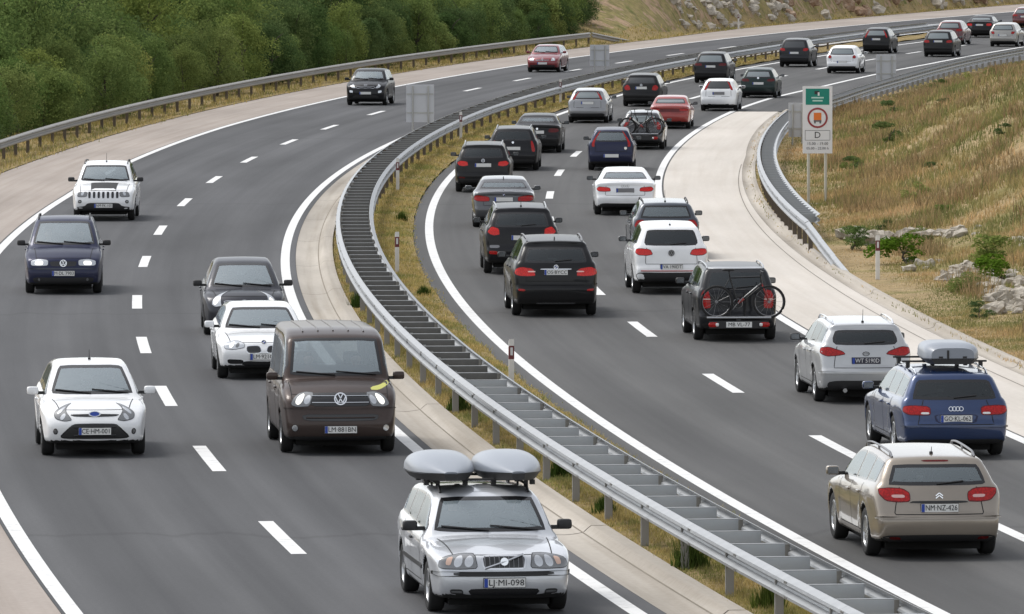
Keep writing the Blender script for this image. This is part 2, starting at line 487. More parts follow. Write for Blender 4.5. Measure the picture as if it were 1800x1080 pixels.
def resample(p, ds, closed=True):
    p = np.asarray(p, float)
    q = np.vstack([p, p[:1]]) if closed else p
    s = np.r_[0, np.cumsum(np.linalg.norm(np.diff(q, axis=0), axis=1))]
    n = max(8 if closed else 2, int(math.ceil(s[-1] / ds)))
    t = np.linspace(0, s[-1], n + 1)
    if closed: t = t[:-1]
    return np.stack([np.interp(t, s, q[:, k]) for k in range(q.shape[1])], 1)

def inset(p, w):
    t = np.roll(p, -1, 0) - np.roll(p, 1, 0)
    t /= np.linalg.norm(t, axis=1)[:, None] + 1e-9
    n = np.stack([-t[:, 1], t[:, 0]], 1)
    area = 0.5 * np.sum(p[:, 0] * np.roll(p[:, 1], -1) - np.roll(p[:, 0], -1) * p[:, 1])
    return p + n * w * (1 if area > 0 else -1)

def in_poly(q, p):
    x, y = q[:, 0], q[:, 1]; r = np.zeros(len(q), bool)
    for (ax, ay), (bx, by) in zip(p, np.roll(p, -1, 0)):
        c = (ay > y) != (by > y)
        r ^= c & (x < (bx - ax) * (y - ay) / (by - ay + 1e-12) + ax)
    return r

def smax(a, b, k):
    h = np.maximum(k - np.abs(a - b), 0)
    return np.maximum(a, b) + h * h / (4 * k)
def smin(a, b, k): return -smax(-a, -b, k)

class Field:
    """signed field on a grid with trilinear sampling, projection and surface nets"""
    def __init__(s, D, o, h):
        s.D = D.astype(np.float32); s.o = np.asarray(o, float); s.h = h
        gx, gy, gz = np.gradient(s.D, h)
        s.G = np.stack([gx, gy, gz], -1)
    def _tri(s, A, p):
        q = (p - s.o) / s.h
        n = np.array(s.D.shape)
        q = np.clip(q, 0, n - 1.001); i = q.astype(int); f = q - i
        i0, i1, i2 = i.T; r = 0
        for a in (0, 1):
            wa = f[:, 0] if a else 1 - f[:, 0]
            for b in (0, 1):
                wb = f[:, 1] if b else 1 - f[:, 1]
                for c in (0, 1):
                    wc = f[:, 2] if c else 1 - f[:, 2]
                    w = wa * wb * wc
                    v = A[i0 + a, i1 + b, i2 + c]
                    r = r + (v * w[:, None] if v.ndim > 1 else v * w)
        return r
    def d(s, p): return s._tri(s.D, p)
    def nrm(s, p):
        g = s._tri(s.G, p); return g / (np.linalg.norm(g, axis=1)[:, None] + 1e-9)
    def snap(s, p, it=2, lim=0.02):
        for _ in range(it):
            g = s._tri(s.G, p); gn = np.sum(g * g, 1) + 1e-6
            st = (s.d(p) / gn)[:, None] * g
            L = np.linalg.norm(st, axis=1)[:, None] + 1e-9
            p = p - st * np.minimum(1, lim / L)
        return p
    def cast(s, O, Dr, T, step=0.02):
        ts = np.arange(0, T, step)
        n = len(O); best = np.full(n, np.nan); prev = None
        alive = np.ones(n, bool); mind = np.full(n, 9.0); mt = np.zeros(n); pd = np.zeros(n)
        for k, t in enumerate(ts):
            dd = s.d(O + Dr * t)
            # outside the grid counts as outside the body
            q = (O + Dr * t - s.o) / s.h
            outb = ((q < 0) | (q > np.array(s.D.shape) - 1)).any(1)
            dd = np.where(outb, 0.5, dd)
            hit = alive & (dd < 0)
            if k:
                fr = pd / (pd - dd + 1e-9)
                best = np.where(hit, t - step + step * np.clip(fr, 0, 1), best)
            else: best = np.where(hit, t, best)
            alive &= ~hit
            imp = dd < mind; mt = np.where(imp & alive, t, mt); mind = np.where(imp, dd, mind)
            pd = dd
            if not alive.any(): break
        best = np.where(np.isnan(best), mt, best)
        return s.snap(O + Dr * best[:, None], 2, 0.03)
    def nets(s):
        D = s.D; nx, ny, nz = D.shape; sg = D < 0
        acc = np.zeros((nx - 1, ny - 1, nz - 1, 3), np.float32); cnt = np.zeros((nx - 1, ny - 1, nz - 1), np.float32)
        def edge(ax):
            sl0 = [slice(None)] * 3; sl1 = [slice(None)] * 3
            sl0[ax] = slice(0, -1); sl1[ax] = slice(1, None)
            a, b = D[tuple(sl0)], D[tuple(sl1)]
            ch = (a < 0) != (b < 0)
            return a, b, ch
        cell = -np.ones((nx - 1, ny - 1, nz - 1), np.int64)
        quads = []
        info = []
        for ax in range(3):
            a, b, ch = edge(ax)
            I = np.argwhere(ch)
            av, bv = a[ch], b[ch]; t = av / (av - bv)
            pos = I.astype(np.float32); pos[:, ax] += t
            o1, o2 = (ax + 1) % 3, (ax + 2) % 3
            ok = np.ones(len(I), bool)
            ok &= (I[:, o1] > 0) & (I[:, o2] > 0) & (I[:, o1] < D.shape[o1] - 1) & (I[:, o2] < D.shape[o2] - 1)
            I, pos, av = I[ok], pos[ok], av[ok]
            cs = []
            for d1, d2 in ((0, 0), (-1, 0), (-1, -1), (0, -1)):
                J = I.copy(); J[:, o1] += d1; J[:, o2] += d2
                np.add.at(acc, (J[:, 0], J[:, 1], J[:, 2]), pos); np.add.at(cnt, (J[:, 0], J[:, 1], J[:, 2]), 1)
                cs.append(J)
            info.append((cs, av < 0))
        used = cnt > 0
        cell[used] = np.arange(used.sum())
        V = acc[used] / cnt[used][:, None] * s.h + s.o
        for cs, ins in info:
            q = np.stack([cell[J[:, 0], J[:, 1], J[:, 2]] for J in cs], 1)
            q = np.where(ins[:, None], q, q[:, ::-1])
            quads.append(q)
        return V.astype(float), np.concatenate(quads)

ARCH = {  # fractions of length / height
    'wagon': dict(hood0=(.028, .52), cowl=(.27, .655), wst=(.42, .955), peak=(.56, 1.0), rend=(.905, .95), rgb=(.972, .66), tail=(.992, .5), tum=.66),
    'hatch': dict(hood0=(.03, .52), cowl=(.24, .655), wst=(.44, .96), peak=(.60, 1.0), rend=(.90, .94), rgb=(.98, .645), tail=(.993, .5), tum=.64),
    'suv': dict(hood0=(.03, .56), cowl=(.26, .665), wst=(.41, .955), peak=(.56, 1.0), rend=(.90, .95), rgb=(.982, .63), tail=(.995, .5), tum=.67),
    'mpv': dict(hood0=(.035, .48), cowl=(.20, .60), wst=(.40, .965), peak=(.56, 1.0), rend=(.945, .955), rgb=(.985, .62), tail=(.993, .5), tum=.70),
    'van': dict(hood0=(.03, .475), cowl=(.165, .575), wst=(.29, .955), peak=(.45, 1.0), rend=(.97, .985), rgb=(.985, .55), tail=(.993, .45), tum=.81),
    'sedan': dict(hood0=(.03, .53), cowl=(.28, .665), wst=(.43, .955), peak=(.53, 1.0), rend=(.745, .945), rgb=(.875, .745), deck=(.978, .725), tail=(.993, .52), tum=.64),
    'coupe': dict(hood0=(.03, .53), cowl=(.28, .665), wst=(.44, .955), peak=(.54, 1.0), rend=(.72, .95), rgb=(.915, .74), deck=(.98, .715), tail=(.995, .52), tum=.62),
}
PLASTIC = pmat('black plastic trim', (0.018, 0.018, 0.019), 0.55, bump=0.1, nscale=40)
GLOSSBLK = pmat('gloss black trim', (0.010, 0.010, 0.011), 0.12, coat=0.5)
UNDER = pmat('underbody', (0.012, 0.012, 0.012), 0.9)
RUBBER = pmat('tyre rubber', (0.016, 0.016, 0.016), 0.85, bump=0.3, nscale=30)
ALLOY = pmat('alloy rim', (0.50, 0.51, 0.52), 0.35, 0.85)
ALLOYD = pmat('grey alloy rim', (0.22, 0.22, 0.23), 0.4, 0.8)
CHROME = pmat('chrome', (0.75, 0.76, 0.78), 0.12, 1.0)
MIRG = pmat('mirror glass', (0.16, 0.17, 0.18), 0.15, 0.8)
SEATM = pmat('dark upholstery', (0.07, 0.07, 0.075), 0.85, bump=0.2, nscale=60)
SEATG = pmat('grey upholstery', (0.12, 0.12, 0.125), 0.85, bump=0.2, nscale=60)
LINER = pmat('headliner cloth', (0.30, 0.29, 0.28), 0.9)
PLATEW = pmat('plate white', (0.72, 0.72, 0.70), 0.4)
PLATEB = pmat('plate blue', (0.02, 0.06, 0.35), 0.4)
INK = pmat('plate lettering', (0.012, 0.012, 0.014), 0.5)
ICEW = pmat('clear lens white', (0.70, 0.72, 0.72), 0.12, coat=1.0)
def lamp_mat(name, col, es): return pmat(name, col, 0.15, coat=1.0, emit=col, es=es)
REFL = pmat('lamp reflector', (0.62, 0.64, 0.66), 0.22, 0.85, coat=1.0)
REFLD = pmat('lamp bowl', (0.20, 0.205, 0.21), 0.25, 0.6, coat=1.0)
LIT = pmat('lit headlamp', (0.9, 0.9, 0.85), 0.2, emit=(1.0, 0.96, 0.86), es=0.5)
AMBER = pmat('amber lens', (0.55, 0.20, 0.02), 0.2, coat=1.0)
def red_mat(name, col, es):
    m, n, l, b = mat_base(name)
    tc = n.new('ShaderNodeTexCoord')
    v = n.new('ShaderNodeTexVoronoi'); v.inputs['Scale'].default_value = 38
    l.new(tc.outputs['Object'], v.inputs['Vector'])
    r = ramp(n, [(0.0, col), (0.7, tuple(q * 0.45 for q in col))]); l.new(v.outputs['Distance'], r.inputs[0])
    l.new(r.outputs[0], b.inputs['Base Color']); b.inputs['Roughness'].default_value = 0.22; b.inputs['Coat Weight'].default_value = 0.22; b.inputs['Specular IOR Level'].default_value = 0.3
    if es:
        b.inputs['Emission Color'].default_value = (1.0, 0.05, 0.035, 1); b.inputs['Emission Strength'].default_value = es
    return m
RED = red_mat('red lens', (0.46, 0.008, 0.009), 0.03)
REDL = red_mat('red lens lit', (0.58, 0.010, 0.010), 0.10)
REDD = red_mat('dark red lens', (0.16, 0.006, 0.007), 0.0)
def glass_mat(name, tint, ior=1.6, sky_veil=0.0):
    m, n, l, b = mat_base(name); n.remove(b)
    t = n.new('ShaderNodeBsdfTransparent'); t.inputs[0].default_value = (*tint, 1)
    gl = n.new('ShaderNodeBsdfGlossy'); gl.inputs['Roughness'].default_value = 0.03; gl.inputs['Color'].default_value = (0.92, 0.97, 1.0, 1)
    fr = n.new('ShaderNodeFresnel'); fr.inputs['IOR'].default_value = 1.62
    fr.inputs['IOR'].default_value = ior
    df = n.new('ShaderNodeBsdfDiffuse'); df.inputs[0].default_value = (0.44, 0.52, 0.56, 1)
    m0 = n.new('ShaderNodeMixShader'); m0.inputs[0].default_value = sky_veil          # pale diffuse veil: bright sky reflection put into the glass colour
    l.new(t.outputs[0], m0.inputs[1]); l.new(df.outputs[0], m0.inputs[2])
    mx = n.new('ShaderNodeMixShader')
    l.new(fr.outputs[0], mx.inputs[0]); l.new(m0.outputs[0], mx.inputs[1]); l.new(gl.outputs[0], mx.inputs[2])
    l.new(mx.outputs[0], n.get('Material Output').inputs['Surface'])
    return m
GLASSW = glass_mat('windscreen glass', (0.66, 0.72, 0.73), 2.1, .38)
GLASS = glass_mat('window glass', (0.66, 0.72, 0.72), 1.8, .22)
GLASSP = glass_mat('privacy glass', (0.20, 0.22, 0.23), 1.6, .03)
GLASSO = pmat('dark window glass', (0.028, 0.032, 0.035), 0.06, spec=0.8, coat=0.3)
GLASSG = pmat('grey window glass', (0.17, 0.20, 0.21), 0.06, spec=0.8, coat=0.3)  # opaque panes: pale sky reflection is put into the grey
def car_paint(name, col, metal=0.0, rough=0.38):
    m, n, l, b = mat_base('paint ' + name)
    tc = n.new('ShaderNodeTexCoord')
    nt = noise_node(n, l, tc.outputs['Object'], 1.6, 5, 0.6)
    c0 = tuple(q * 0.93 for q in col); c1 = tuple(min(1, q * 1.05 + 0.002) for q in col)
    r = ramp(n, [(0.3, c0), (0.7, c1)]); l.new(nt.outputs['Fac'], r.inputs[0])
    # road dust low on the body
    sp = n.new('ShaderNodeSeparateXYZ'); l.new(tc.outputs['Object'], sp.inputs[0])
    ad = n.new('ShaderNodeMath'); ad.operation = 'MULTIPLY_ADD'; l.new(nt.outputs['Fac'], ad.inputs[0]); ad.inputs[1].default_value = 0.5; l.new(sp.outputs['Z'], ad.inputs[2])
    rd = ramp(n, [(0.42, (0.55, 0.55, 0.55)), (0.85, (0, 0, 0))]); l.new(ad.outputs[0], rd.inputs[0])
    dust = tuple(0.82 * q + 0.18 * w for q, w in zip(col, (0.12, 0.11, 0.10)))
    c = mixc(n, l, rd.outputs[0], r.outputs[0], dust)
    l.new(c, b.inputs['Base Color'])
    b.inputs['Metallic'].default_value = metal
    b.inputs['Roughness'].default_value = rough
    dark = max(col) < .06
    b.inputs['Coat Weight'].default_value = .32 if dark else 1.0; b.inputs['Coat Roughness'].default_value = 0.05
    b.inputs['Specular IOR Level'].default_value = .2 if dark else .5
    return m

def superbox(mb, c, d, e=0.35, n=14, m2=8, m=0, rot=None, zlo=None):
    """rounded box as a superellipsoid"""
    V = []; F = []
    sp = lambda a, p: math.copysign(abs(a) ** p, a)
    for i in range(m2 + 1):
        ph = -math.pi / 2 + math.pi * i / m2
        for k in range(n):
            th = 2 * math.pi * k / n
            v = Vector((d[0] / 2 * sp(math.cos(ph), e) * sp(math.cos(th), e), d[1] / 2 * sp(math.cos(ph), e) * sp(math.sin(th), e), d[2] / 2 * sp(math.sin(ph), e)))
            if rot is not None: v = rot @ v
            V.append(v + Vector(c))
    for i in range(m2):
        for k in range(n):
            F.append((i * n + k, i * n + (k + 1) % n, (i + 1) * n + (k + 1) % n, (i + 1) * n + k))
    mb.add(V, F, m)

_WH = {}
def wheel_meshes(R, wid, spokes, rimmat):
    key = (round(R, 3), round(wid, 3), spokes, rimmat.name)
    if key in _WH: return _WH[key]
    rr = R * 0.66
    t = MB(); w = wid / 2
    t.lathe([(rr, -w * .8), (R * .9, -w), (R * .975, -w * .85), (R, -w * .6), (R, w * .6), (R * .975, w * .85), (R * .9, w), (rr, w * .8), (rr - .015, w * .3)], 'y', 36)
    tyre = t.mesh('tyre', RUBBER, sharp=50)
    r = MB()
    r.lathe([(rr, w * .78), (rr - .02, w * .70), (rr - .035, w * .15), (rr * .4, w * .05), (0.001, w * .05)], 'y', 36, 1)   # barrel and dark back
    r.lathe([(rr + .005, w * .80), (rr - .018, w * .86), (rr - .03, w * .6)], 'y', 36, 0)
    r.lathe([(rr * .22, w * .2), (rr * .22, w * .62), (rr * .12, w * .74), (0.001, w * .76)], 'y', 20, 0)
    for k in range(spokes):
        a = 2 * math.pi * k / spokes
        u = Vector((math.cos(a), 0, math.sin(a))); v = Vector((-math.sin(a), 0, math.cos(a))); y = Vector((0, 1, 0))
        h0, h1 = rr * .10 * (6 / spokes) ** .5, rr * .16 * (6 / spokes) ** .5
        a0, a1 = rr * .15, rr - .012
        pts = [u * a0 - v * h0 + y * w * .70, u * a0 + v * h0 + y * w * .70, u * a1 + v * h1 + y * w * .78, u * a1 - v * h1 + y * w * .78,
               u * a0 - v * h0 + y * w * .2, u * a0 + v * h0 + y * w * .2, u * a1 + v * h1 + y * w * .4, u * a1 - v * h1 + y * w * .4]
        r.add(pts, [(0, 1, 2, 3), (0, 3, 7, 4), (1, 5, 6, 2), (3, 2, 6, 7), (0, 4, 5, 1)], 0)
    rim = r.mesh('wheel', [rimmat, UNDER], sharp=40)
    _WH[key] = (rim, tyre)
    return _WH[key]

_TXT = {}
def text_mesh(txt, size, mat, depth=0.001):
    key = (txt, size, mat.name)
    if key in _TXT: return _TXT[key]
    cu = bpy.data.curves.new('lettering', 'FONT'); cu.body = txt; cu.size = size; cu.align_x = 'CENTER'; cu.align_y = 'CENTER'; cu.extrude = depth
    cu.resolution_u = 2
    ob = bpy.data.objects.new('lettering', cu); C.objects.link(ob)
    dg = bpy.context.evaluated_depsgraph_get(); dg.update()
    me = bpy.data.meshes.new_from_object(ob.evaluated_get(dg))
    bpy.data.objects.remove(ob); bpy.data.curves.remove(cu)
    me.materials.clear(); me.materials.append(mat)
    _TXT[key] = me
    return me

class Car:
    def __init__(s, name, typ, L, W, H, paint, wb=2.6, fo=0.85, R=0.32, vox=0.034, gc=0.2, sec=None, **kw):
        s.name, s.L, s.W, s.H, s.wb, s.fo, s.R, s.vox, s.gc, s.paint = name, L, W, H, wb, fo, R, vox, gc, paint
        a = dict(ARCH[typ]); a.update({k: v for k, v in kw.items() if k in ('hood0', 'cowl', 'wst', 'peak', 'rend', 'rgb', 'deck', 'tail', 'tum')})
        s.typ = typ; s.a = a; s.kw = kw
        f = lambda q: (q[0] * L, q[1] * H)
        s.hood0, s.cowl, s.wst, s.peak, s.rend, s.rgb, s.tail = (f(a[k]) for k in ('hood0', 'cowl', 'wst', 'peak', 'rend', 'rgb', 'tail'))
        s.deck = f(a['deck']) if 'deck' in a else None
        s.belt0 = kw.get('belt0', s.cowl[1] - 0.015); s.belt1 = kw.get('belt1', (s.deck[1] if s.deck else s.rgb[1]) + 0.03)
        s.parts = []
        s.build()
    def X(s, xs): return s.L / 2 - xs
    def belt(s, xs): return s.belt0 + (s.belt1 - s.belt0) * np.clip((xs - s.cowl[0]) / (s.L * .92 - s.cowl[0]), 0, 1)
    def silhouette(s):
        L, gc = s.L, s.gc
        h0, cw, wt, pk, re, rg, tl = s.hood0, s.cowl, s.wst, s.peak, s.rend, s.rgb, s.tail
        nose = s.kw.get('nose', 0.5)
        p = [(0.14, gc), (0.03, gc + 0.08), (0.0, nose - .06), (0.005, nose + .05), (h0[0] * .45, h0[1] - .10), (h0[0], h0[1])]
        hb = s.kw.get('hoodbulge', 0.028)
        p += [(h0[0] + .35 * (cw[0] - h0[0]), h0[1] + .45 * (cw[1] - h0[1]) + hb), (h0[0] + .75 * (cw[0] - h0[0]), h0[1] + .85 * (cw[1] - h0[1]) + hb * .7), (cw[0] - .02, cw[1] + .005)]
        wbu = s.kw.get('wsbulge', 0.022)
        p += [(cw[0] + .05, cw[1] + .02)]
        for u in (.35, .7):
            p.append((cw[0] + u * (wt[0] - cw[0]), cw[1] + u * (wt[1] - cw[1]) + wbu))
        p += [wt, ((wt[0] + pk[0]) / 2, wt[1] + .72 * (pk[1] - wt[1])), pk, ((pk[0] + re[0]) / 2, re[1] + .68 * (pk[1] - re[1])), (re[0] - .04, re[1] + .012)]
        sp = s.kw.get('spoiler', 0.0)
        if sp: p += [(re[0] + sp, re[1] - .012), (re[0] + sp - .005, re[1] - .03), (re[0] + .012, re[1] - .055)]
        else: p += [(re[0] + .02, re[1] - .03)]
        p += [((re[0] + rg[0]) / 2 + .012, (re[1] + rg[1]) / 2)]
        p += [rg]
        if s.deck: p += [((rg[0] + s.deck[0]) / 2, (rg[1] + s.deck[1]) / 2 + .005), (s.deck[0] - .02, s.deck[1] + .012), (s.deck[0] + .012, s.deck[1] - .015), (s.deck[0] - .02, s.deck[1] - .12)]
        zb = s.kw.get('rbump', 0.60)                       # top of rear bumper
        p += [(tl[0] - .035, max(zb + .12, tl[1] + .05)), (L - .045, zb + .03), (L - .004, zb - .005), (L, zb - .12), (L - .03, gc + .12), (L - .16, gc + .02)]
        p = np.array(p)
        p = chaikin(p, 2, .2)
        p[:, 0] = L / 2 - p[:, 0]
        return p
    def hw(s, xs, z):
        W = s.W; k = s.kw
        belt = s.belt(xs)
        tz = np.clip((z - s.gc) / (belt - s.gc), 0, 1)
        low = np.interp(tz, k.get('sec_t', [0, .12, .3, .5, .72, .82, .93, 1.0]), k.get('sec_w', [.92, .955, .975, .985, .998, 1.0, .975, .945]))
        tu = np.clip((z - belt) / (s.H - belt), 0, 1)
        up = .945 - (.945 - s.a['tum']) * (0.12 * np.clip(tu / .05, 0, 1) + .88 * tu ** 1.15)
        f = np.where(z <= belt, low, up)
        pf, fr = k.get('pf', .13), k.get('fr', .75); pr, rr = k.get('pr', .075), k.get('rr', .8)
        a = np.clip((fr - xs) / fr, 0, 1); b = np.clip((xs - (s.L - rr)) / rr, 0, 1)
        f = f * (1 - pf * a ** 2.2) * (1 - pr * b ** 2.2)
        # slight bow of the whole side
        f = f * (1 - .018 * ((xs - s.L * .5) / (s.L * .5)) ** 2)
        h = f * W / 2
        for ax in (s.fo, s.fo + s.wb):
            r = np.sqrt((xs - ax) ** 2 + (z - s.R) ** 2)
            h = h + k.get('flare', .012) * np.exp(-((r - s.R - .09) / .09) ** 2)
        return h
    def build(s):
        h = s.vox; L, W, H = s.L, s.W, s.H
        m = 3 * h
        xs = np.arange(-L / 2 - m, L / 2 + m + h, h); ny = int(math.ceil((W / 2 + m) / h)); ys = (np.arange(-ny, ny) + .5) * h
        zs = np.arange(s.gc - m, H + m + h, h)
        # fine 2d silhouette field
        fh = 0.02
        fx = np.arange(-L / 2 - .6, L / 2 + .6, fh); fz = np.arange(s.gc - .4, H + .5, fh)
        FX, FZ = np.meshgrid(fx, fz, indexing='ij')
        S2 = sdf_poly(FX, FZ, s.silhouette())
        XX, ZZ = np.meshgrid(xs, zs, indexing='ij')
        HW = s.hw(L / 2 - XX, ZZ)
        gx, gz = np.gradient(HW, h)
        inv = 1 / np.sqrt(1 + np.minimum(gx ** 2 + gz ** 2, 4))
        cf, cr, cz = s.kw.get('cf', .22), s.kw.get('cr', .13), s.kw.get('cz', .06)
        D = np.empty((len(xs), len(ys), len(zs)), np.float32)
        k = s.kw.get('k', .075)
        wf = np.clip((XX + .1) / (L * .45), 0, 1); wr = np.clip((-XX - .1) / (L * .45), 0, 1)
        up = np.clip((ZZ - .45) / .3, 0, 1)
        for j, y in enumerate(ys):
            if y < 0: continue
            xw = XX + (y * y) * (cf * wf - cr * wr)
            zw = ZZ + (y * y) * cz * up
            qx = np.clip((xw - fx[0]) / fh, 0, len(fx) - 1.001); qz = np.clip((zw - fz[0]) / fh, 0, len(fz) - 1.001)
            i = qx.astype(int); kk = qz.astype(int); a = qx - i; b = qz - kk
            d2 = S2[i, kk] * (1 - a) * (1 - b) + S2[i + 1, kk] * a * (1 - b) + S2[i, kk + 1] * (1 - a) * b + S2[i + 1, kk + 1] * a * b
            ds = (abs(y) - HW) * inv
            D[:, j, :] = smax(d2, ds, k)
            D[:, len(ys) - 1 - j, :] = D[:, j, :]
        s.FD = Field(D, (xs[0], ys[0], zs[0]), h)           # without arches: for projecting parts
        ra = s.R + s.kw.get('archgap', .045); D2 = D.copy()
        Y = np.abs(ys)[None, :, None]
        for ax in (s.fo, s.fo + s.wb):
            c = np.sqrt((XX - s.X(ax)) ** 2 + (ZZ - s.R) ** 2)[:, None, :] - ra
            D2 = np.maximum(D2, -np.maximum(c, (W / 2 - .34) - Y))
        F2 = Field(D2, (xs[0], ys[0], zs[0]), h)
        V, Q = F2.nets()
        V = F2.snap(V, 2, h * .5)
        s.V, s.Q = V, Q; s.VN = F2.nrm(V)
        s.fc = V[Q].mean(1); s.fn = s.VN[Q].mean(1)
        s.dead = np.zeros(len(Q), bool)
        s.mi = np.zeros(len(Q), np.int32)
        for ax in (s.fo, s.fo + s.wb):
            r = np.hypot(s.fc[:, 0] - s.X(ax), s.fc[:, 2] - s.R)
            s.mi[r < ra + .008] = 1
        s.mi[(s.fn[:, 2] < -.6) & (s.fc[:, 2] < s.gc + .12)] = 1
        cl = s.kw.get('clad', 0)
        if cl: s.mi[s.fc[:, 2] < cl] = 2
    # ---- rays for the unrolled views
    def rays(s, q, mode, sg=1):
        q = np.asarray(q, float); n = len(q); O = np.zeros((n, 3)); Dr = np.zeros((n, 3))
        if mode in ('front', 'rear'):
            e = 1 if mode == 'front' else -1
            t, z = q[:, 0], q[:, 1]; a = np.abs(t); sy = np.where(t < 0, -1.0, 1.0); w = s.W / 2; r = .75; y0 = w - r
            yy = np.minimum(a, w); over = np.maximum(a - w, 0)
            th = np.where(a <= w, np.arctan2(np.maximum(yy - y0, 0), r), math.pi / 2 - np.arctan2(np.maximum(r - over, .01), r))
            dx = np.cos(th) * e; dy = np.sin(th) * sy
            ox = e * (s.L / 2 - r); oy = np.minimum(a, y0) * sy
            far = 2.6
            O = np.stack([ox + dx * far, oy + dy * far, z], 1); Dr = np.stack([-dx, -dy, z * 0], 1); T = far
        elif mode in ('fx', 'rx'):                          # straight along x
            e = 1 if mode == 'fx' else -1
            O = np.stack([np.full(n, e * (s.L / 2 + .1)), q[:, 0], q[:, 1]], 1); Dr[:, 0] = -e; T = s.L * .62
        elif mode == 'side':
            O = np.stack([s.X(q[:, 0]), np.full(n, sg * (s.W / 2 + .1)), q[:, 1]], 1); Dr[:, 1] = -sg; T = s.W / 2
        else:                                               # top (xs, y)
            O = np.stack([s.X(q[:, 0]), q[:, 1], np.full(n, s.H + .08)], 1); Dr[:, 2] = -1; T = s.H
        return O, Dr, T
    def pts(s, q, mode, sg=1, off=0.0):
        O, Dr, T = s.rays(q, mode, sg)
        p = s.FD.cast(O, Dr, T); n = s.FD.nrm(p)
        return p + n * off, n
    def patch(s, name, outline, mode, mats, off=.006, rim=.014, border=0.0, sg=1, rnd=2, ds=.05, rings=None, parent=None, cut=False, sink=None):
        o = np.asarray(outline, float)
        if rnd: o = chaikin(o, rnd, .17)
        o = resample(o, ds); n = len(o)
        size = min(np.ptp(o[:, 0]), np.ptp(o[:, 1]))
        R = [(o, -rim), (inset(o, min(.004, size * .05)), off)]
        base = R[-1][0]
        if border: base = inset(o, border); R.append((base, off)); 
        c = base.mean(0)
        nr = rings or max(2, int(size / .12) + 1)
        for k in range(1, nr): R.append((c + (base - c) * (1 - k / nr), off if sink is None else sink))
        q = np.vstack([r[0] for r in R] + [c[None]])
        offs = np.concatenate([np.full(n, r[1]) for r in R] + [[off if sink is None else sink]])
        p, nn = s.pts(q, mode, sg)
        p = p + nn * offs[:, None]
        F = []; mi = []
        for k in range(len(R) - 1):
            b = 0 if (k == 0 or (border and k == 1)) else 1
            for i in range(n):
                j = (i + 1) % n
                F.append((k * n + i, k * n + j, (k + 1) * n + j, (k + 1) * n + i)); mi.append(b)
        k = len(R) - 1
        for i in range(n):
            F.append((k * n + i, k * n + (i + 1) % n, len(q) - 1)); mi.append(1)
        # orient outwards
        a, b2, c3 = p[F[n][0]], p[F[n][1]], p[F[n][2]]
        if np.dot(np.cross(b2 - a, c3 - a), nn[F[n][0]]) < 0: F = [f[::-1] for f in F]
        if not isinstance(mats, (list, tuple)): mats = [mats, mats]
        # outer skirt keeps its own shading
        me = mesh_np(name, p, F, list(mats), mi, True, nn)
        s.parts.append((name, me, parent))
        if cut:
            co = {'fx': (1, 2), 'rx': (1, 2), 'front': (1, 2), 'rear': (1, 2)}.get(mode)
            if co: f2 = s.fc[:, co]; sel = s.fn[:, 0] * (1 if mode in ('fx', 'front') else -1) > .15
            else: f2 = np.stack([s.L / 2 - s.fc[:, 0], s.fc[:, 2]], 1); sel = s.fn[:, 1] * sg > .3
            ins = inset(o, max(border * .35, .012))
            s.dead |= sel & in_poly(f2, ins)
        return len(s.parts) - 1
    def strip(s, mb, line, mode, w=.011, off=.002, sg=1, ds=.05, m=0, closed=False):
        o = resample(np.asarray(line, float), ds, closed)
        if closed: o = np.vstack([o, o[:1]])
        p, nn = s.pts(o, mode, sg)
        t = np.gradient(p, axis=0); t /= np.linalg.norm(t, axis=1)[:, None] + 1e-9
        b = np.cross(nn, t)
        V = np.empty((2 * len(p), 3)); V[0::2] = p + nn * off - b * w / 2; V[1::2] = p + nn * off + b * w / 2
        mb.add(V, [(2 * i, 2 * i + 1, 2 * i + 3, 2 * i + 2) for i in range(len(p) - 1)], m)
    def rod(s, mb, line, mode, r=.012, off=.03, sg=1, ds=.08, m=0, n=6):
        o = resample(np.asarray(line, float), ds, False)
        p, nn = s.pts(o, mode, sg)
        mb.tube([Vector(v) for v in p + nn * off], r, n, m)
    def mesh_part(s, name, mb, mats, parent=None, sharp=40):
        s.parts.append((name, mb.mesh(name, mats, sharp=sharp), parent)); return len(s.parts) - 1
    def top_z(s, xs):
        p = s.silhouette(); z = []
        q = np.vstack([p, p[:1]])
        for x in np.atleast_1d(xs):
            X = s.X(x); hi = 0
            for a, b in zip(q, q[1:]):
                if (a[0] - X) * (b[0] - X) <= 0 and abs(a[0] - b[0]) > 1e-6:
                    hi = max(hi, a[1] + (b[1] - a[1]) * (X - a[0]) / (b[0] - a[0]))
            z.append(hi)
        return np.array(z)
    # ---- standard glasshouse
    def glass_front(s, mat=None, border=.05, see=True):
        cw, wt = s.cowl, s.wst
        zz = np.linspace(cw[1] + .045, wt[1] - .035, 6)
        xs = np.interp(zz, [cw[1], wt[1]], [cw[0], wt[0]])
        half = s.hw(xs, zz) - s.kw.get('apillar', .085)
        half[0] -= .01
        o = np.vstack([np.stack([half, zz], 1), np.stack([-half, zz], 1)[::-1]])
        # bow: bottom and top edges rise/fall a little to the corners
        s.patch('windscreen', o, 'fx', [GLOSSBLK, mat or GLASSW], .004, .012, border, rnd=1, ds=.07, rings=5, cut=see)
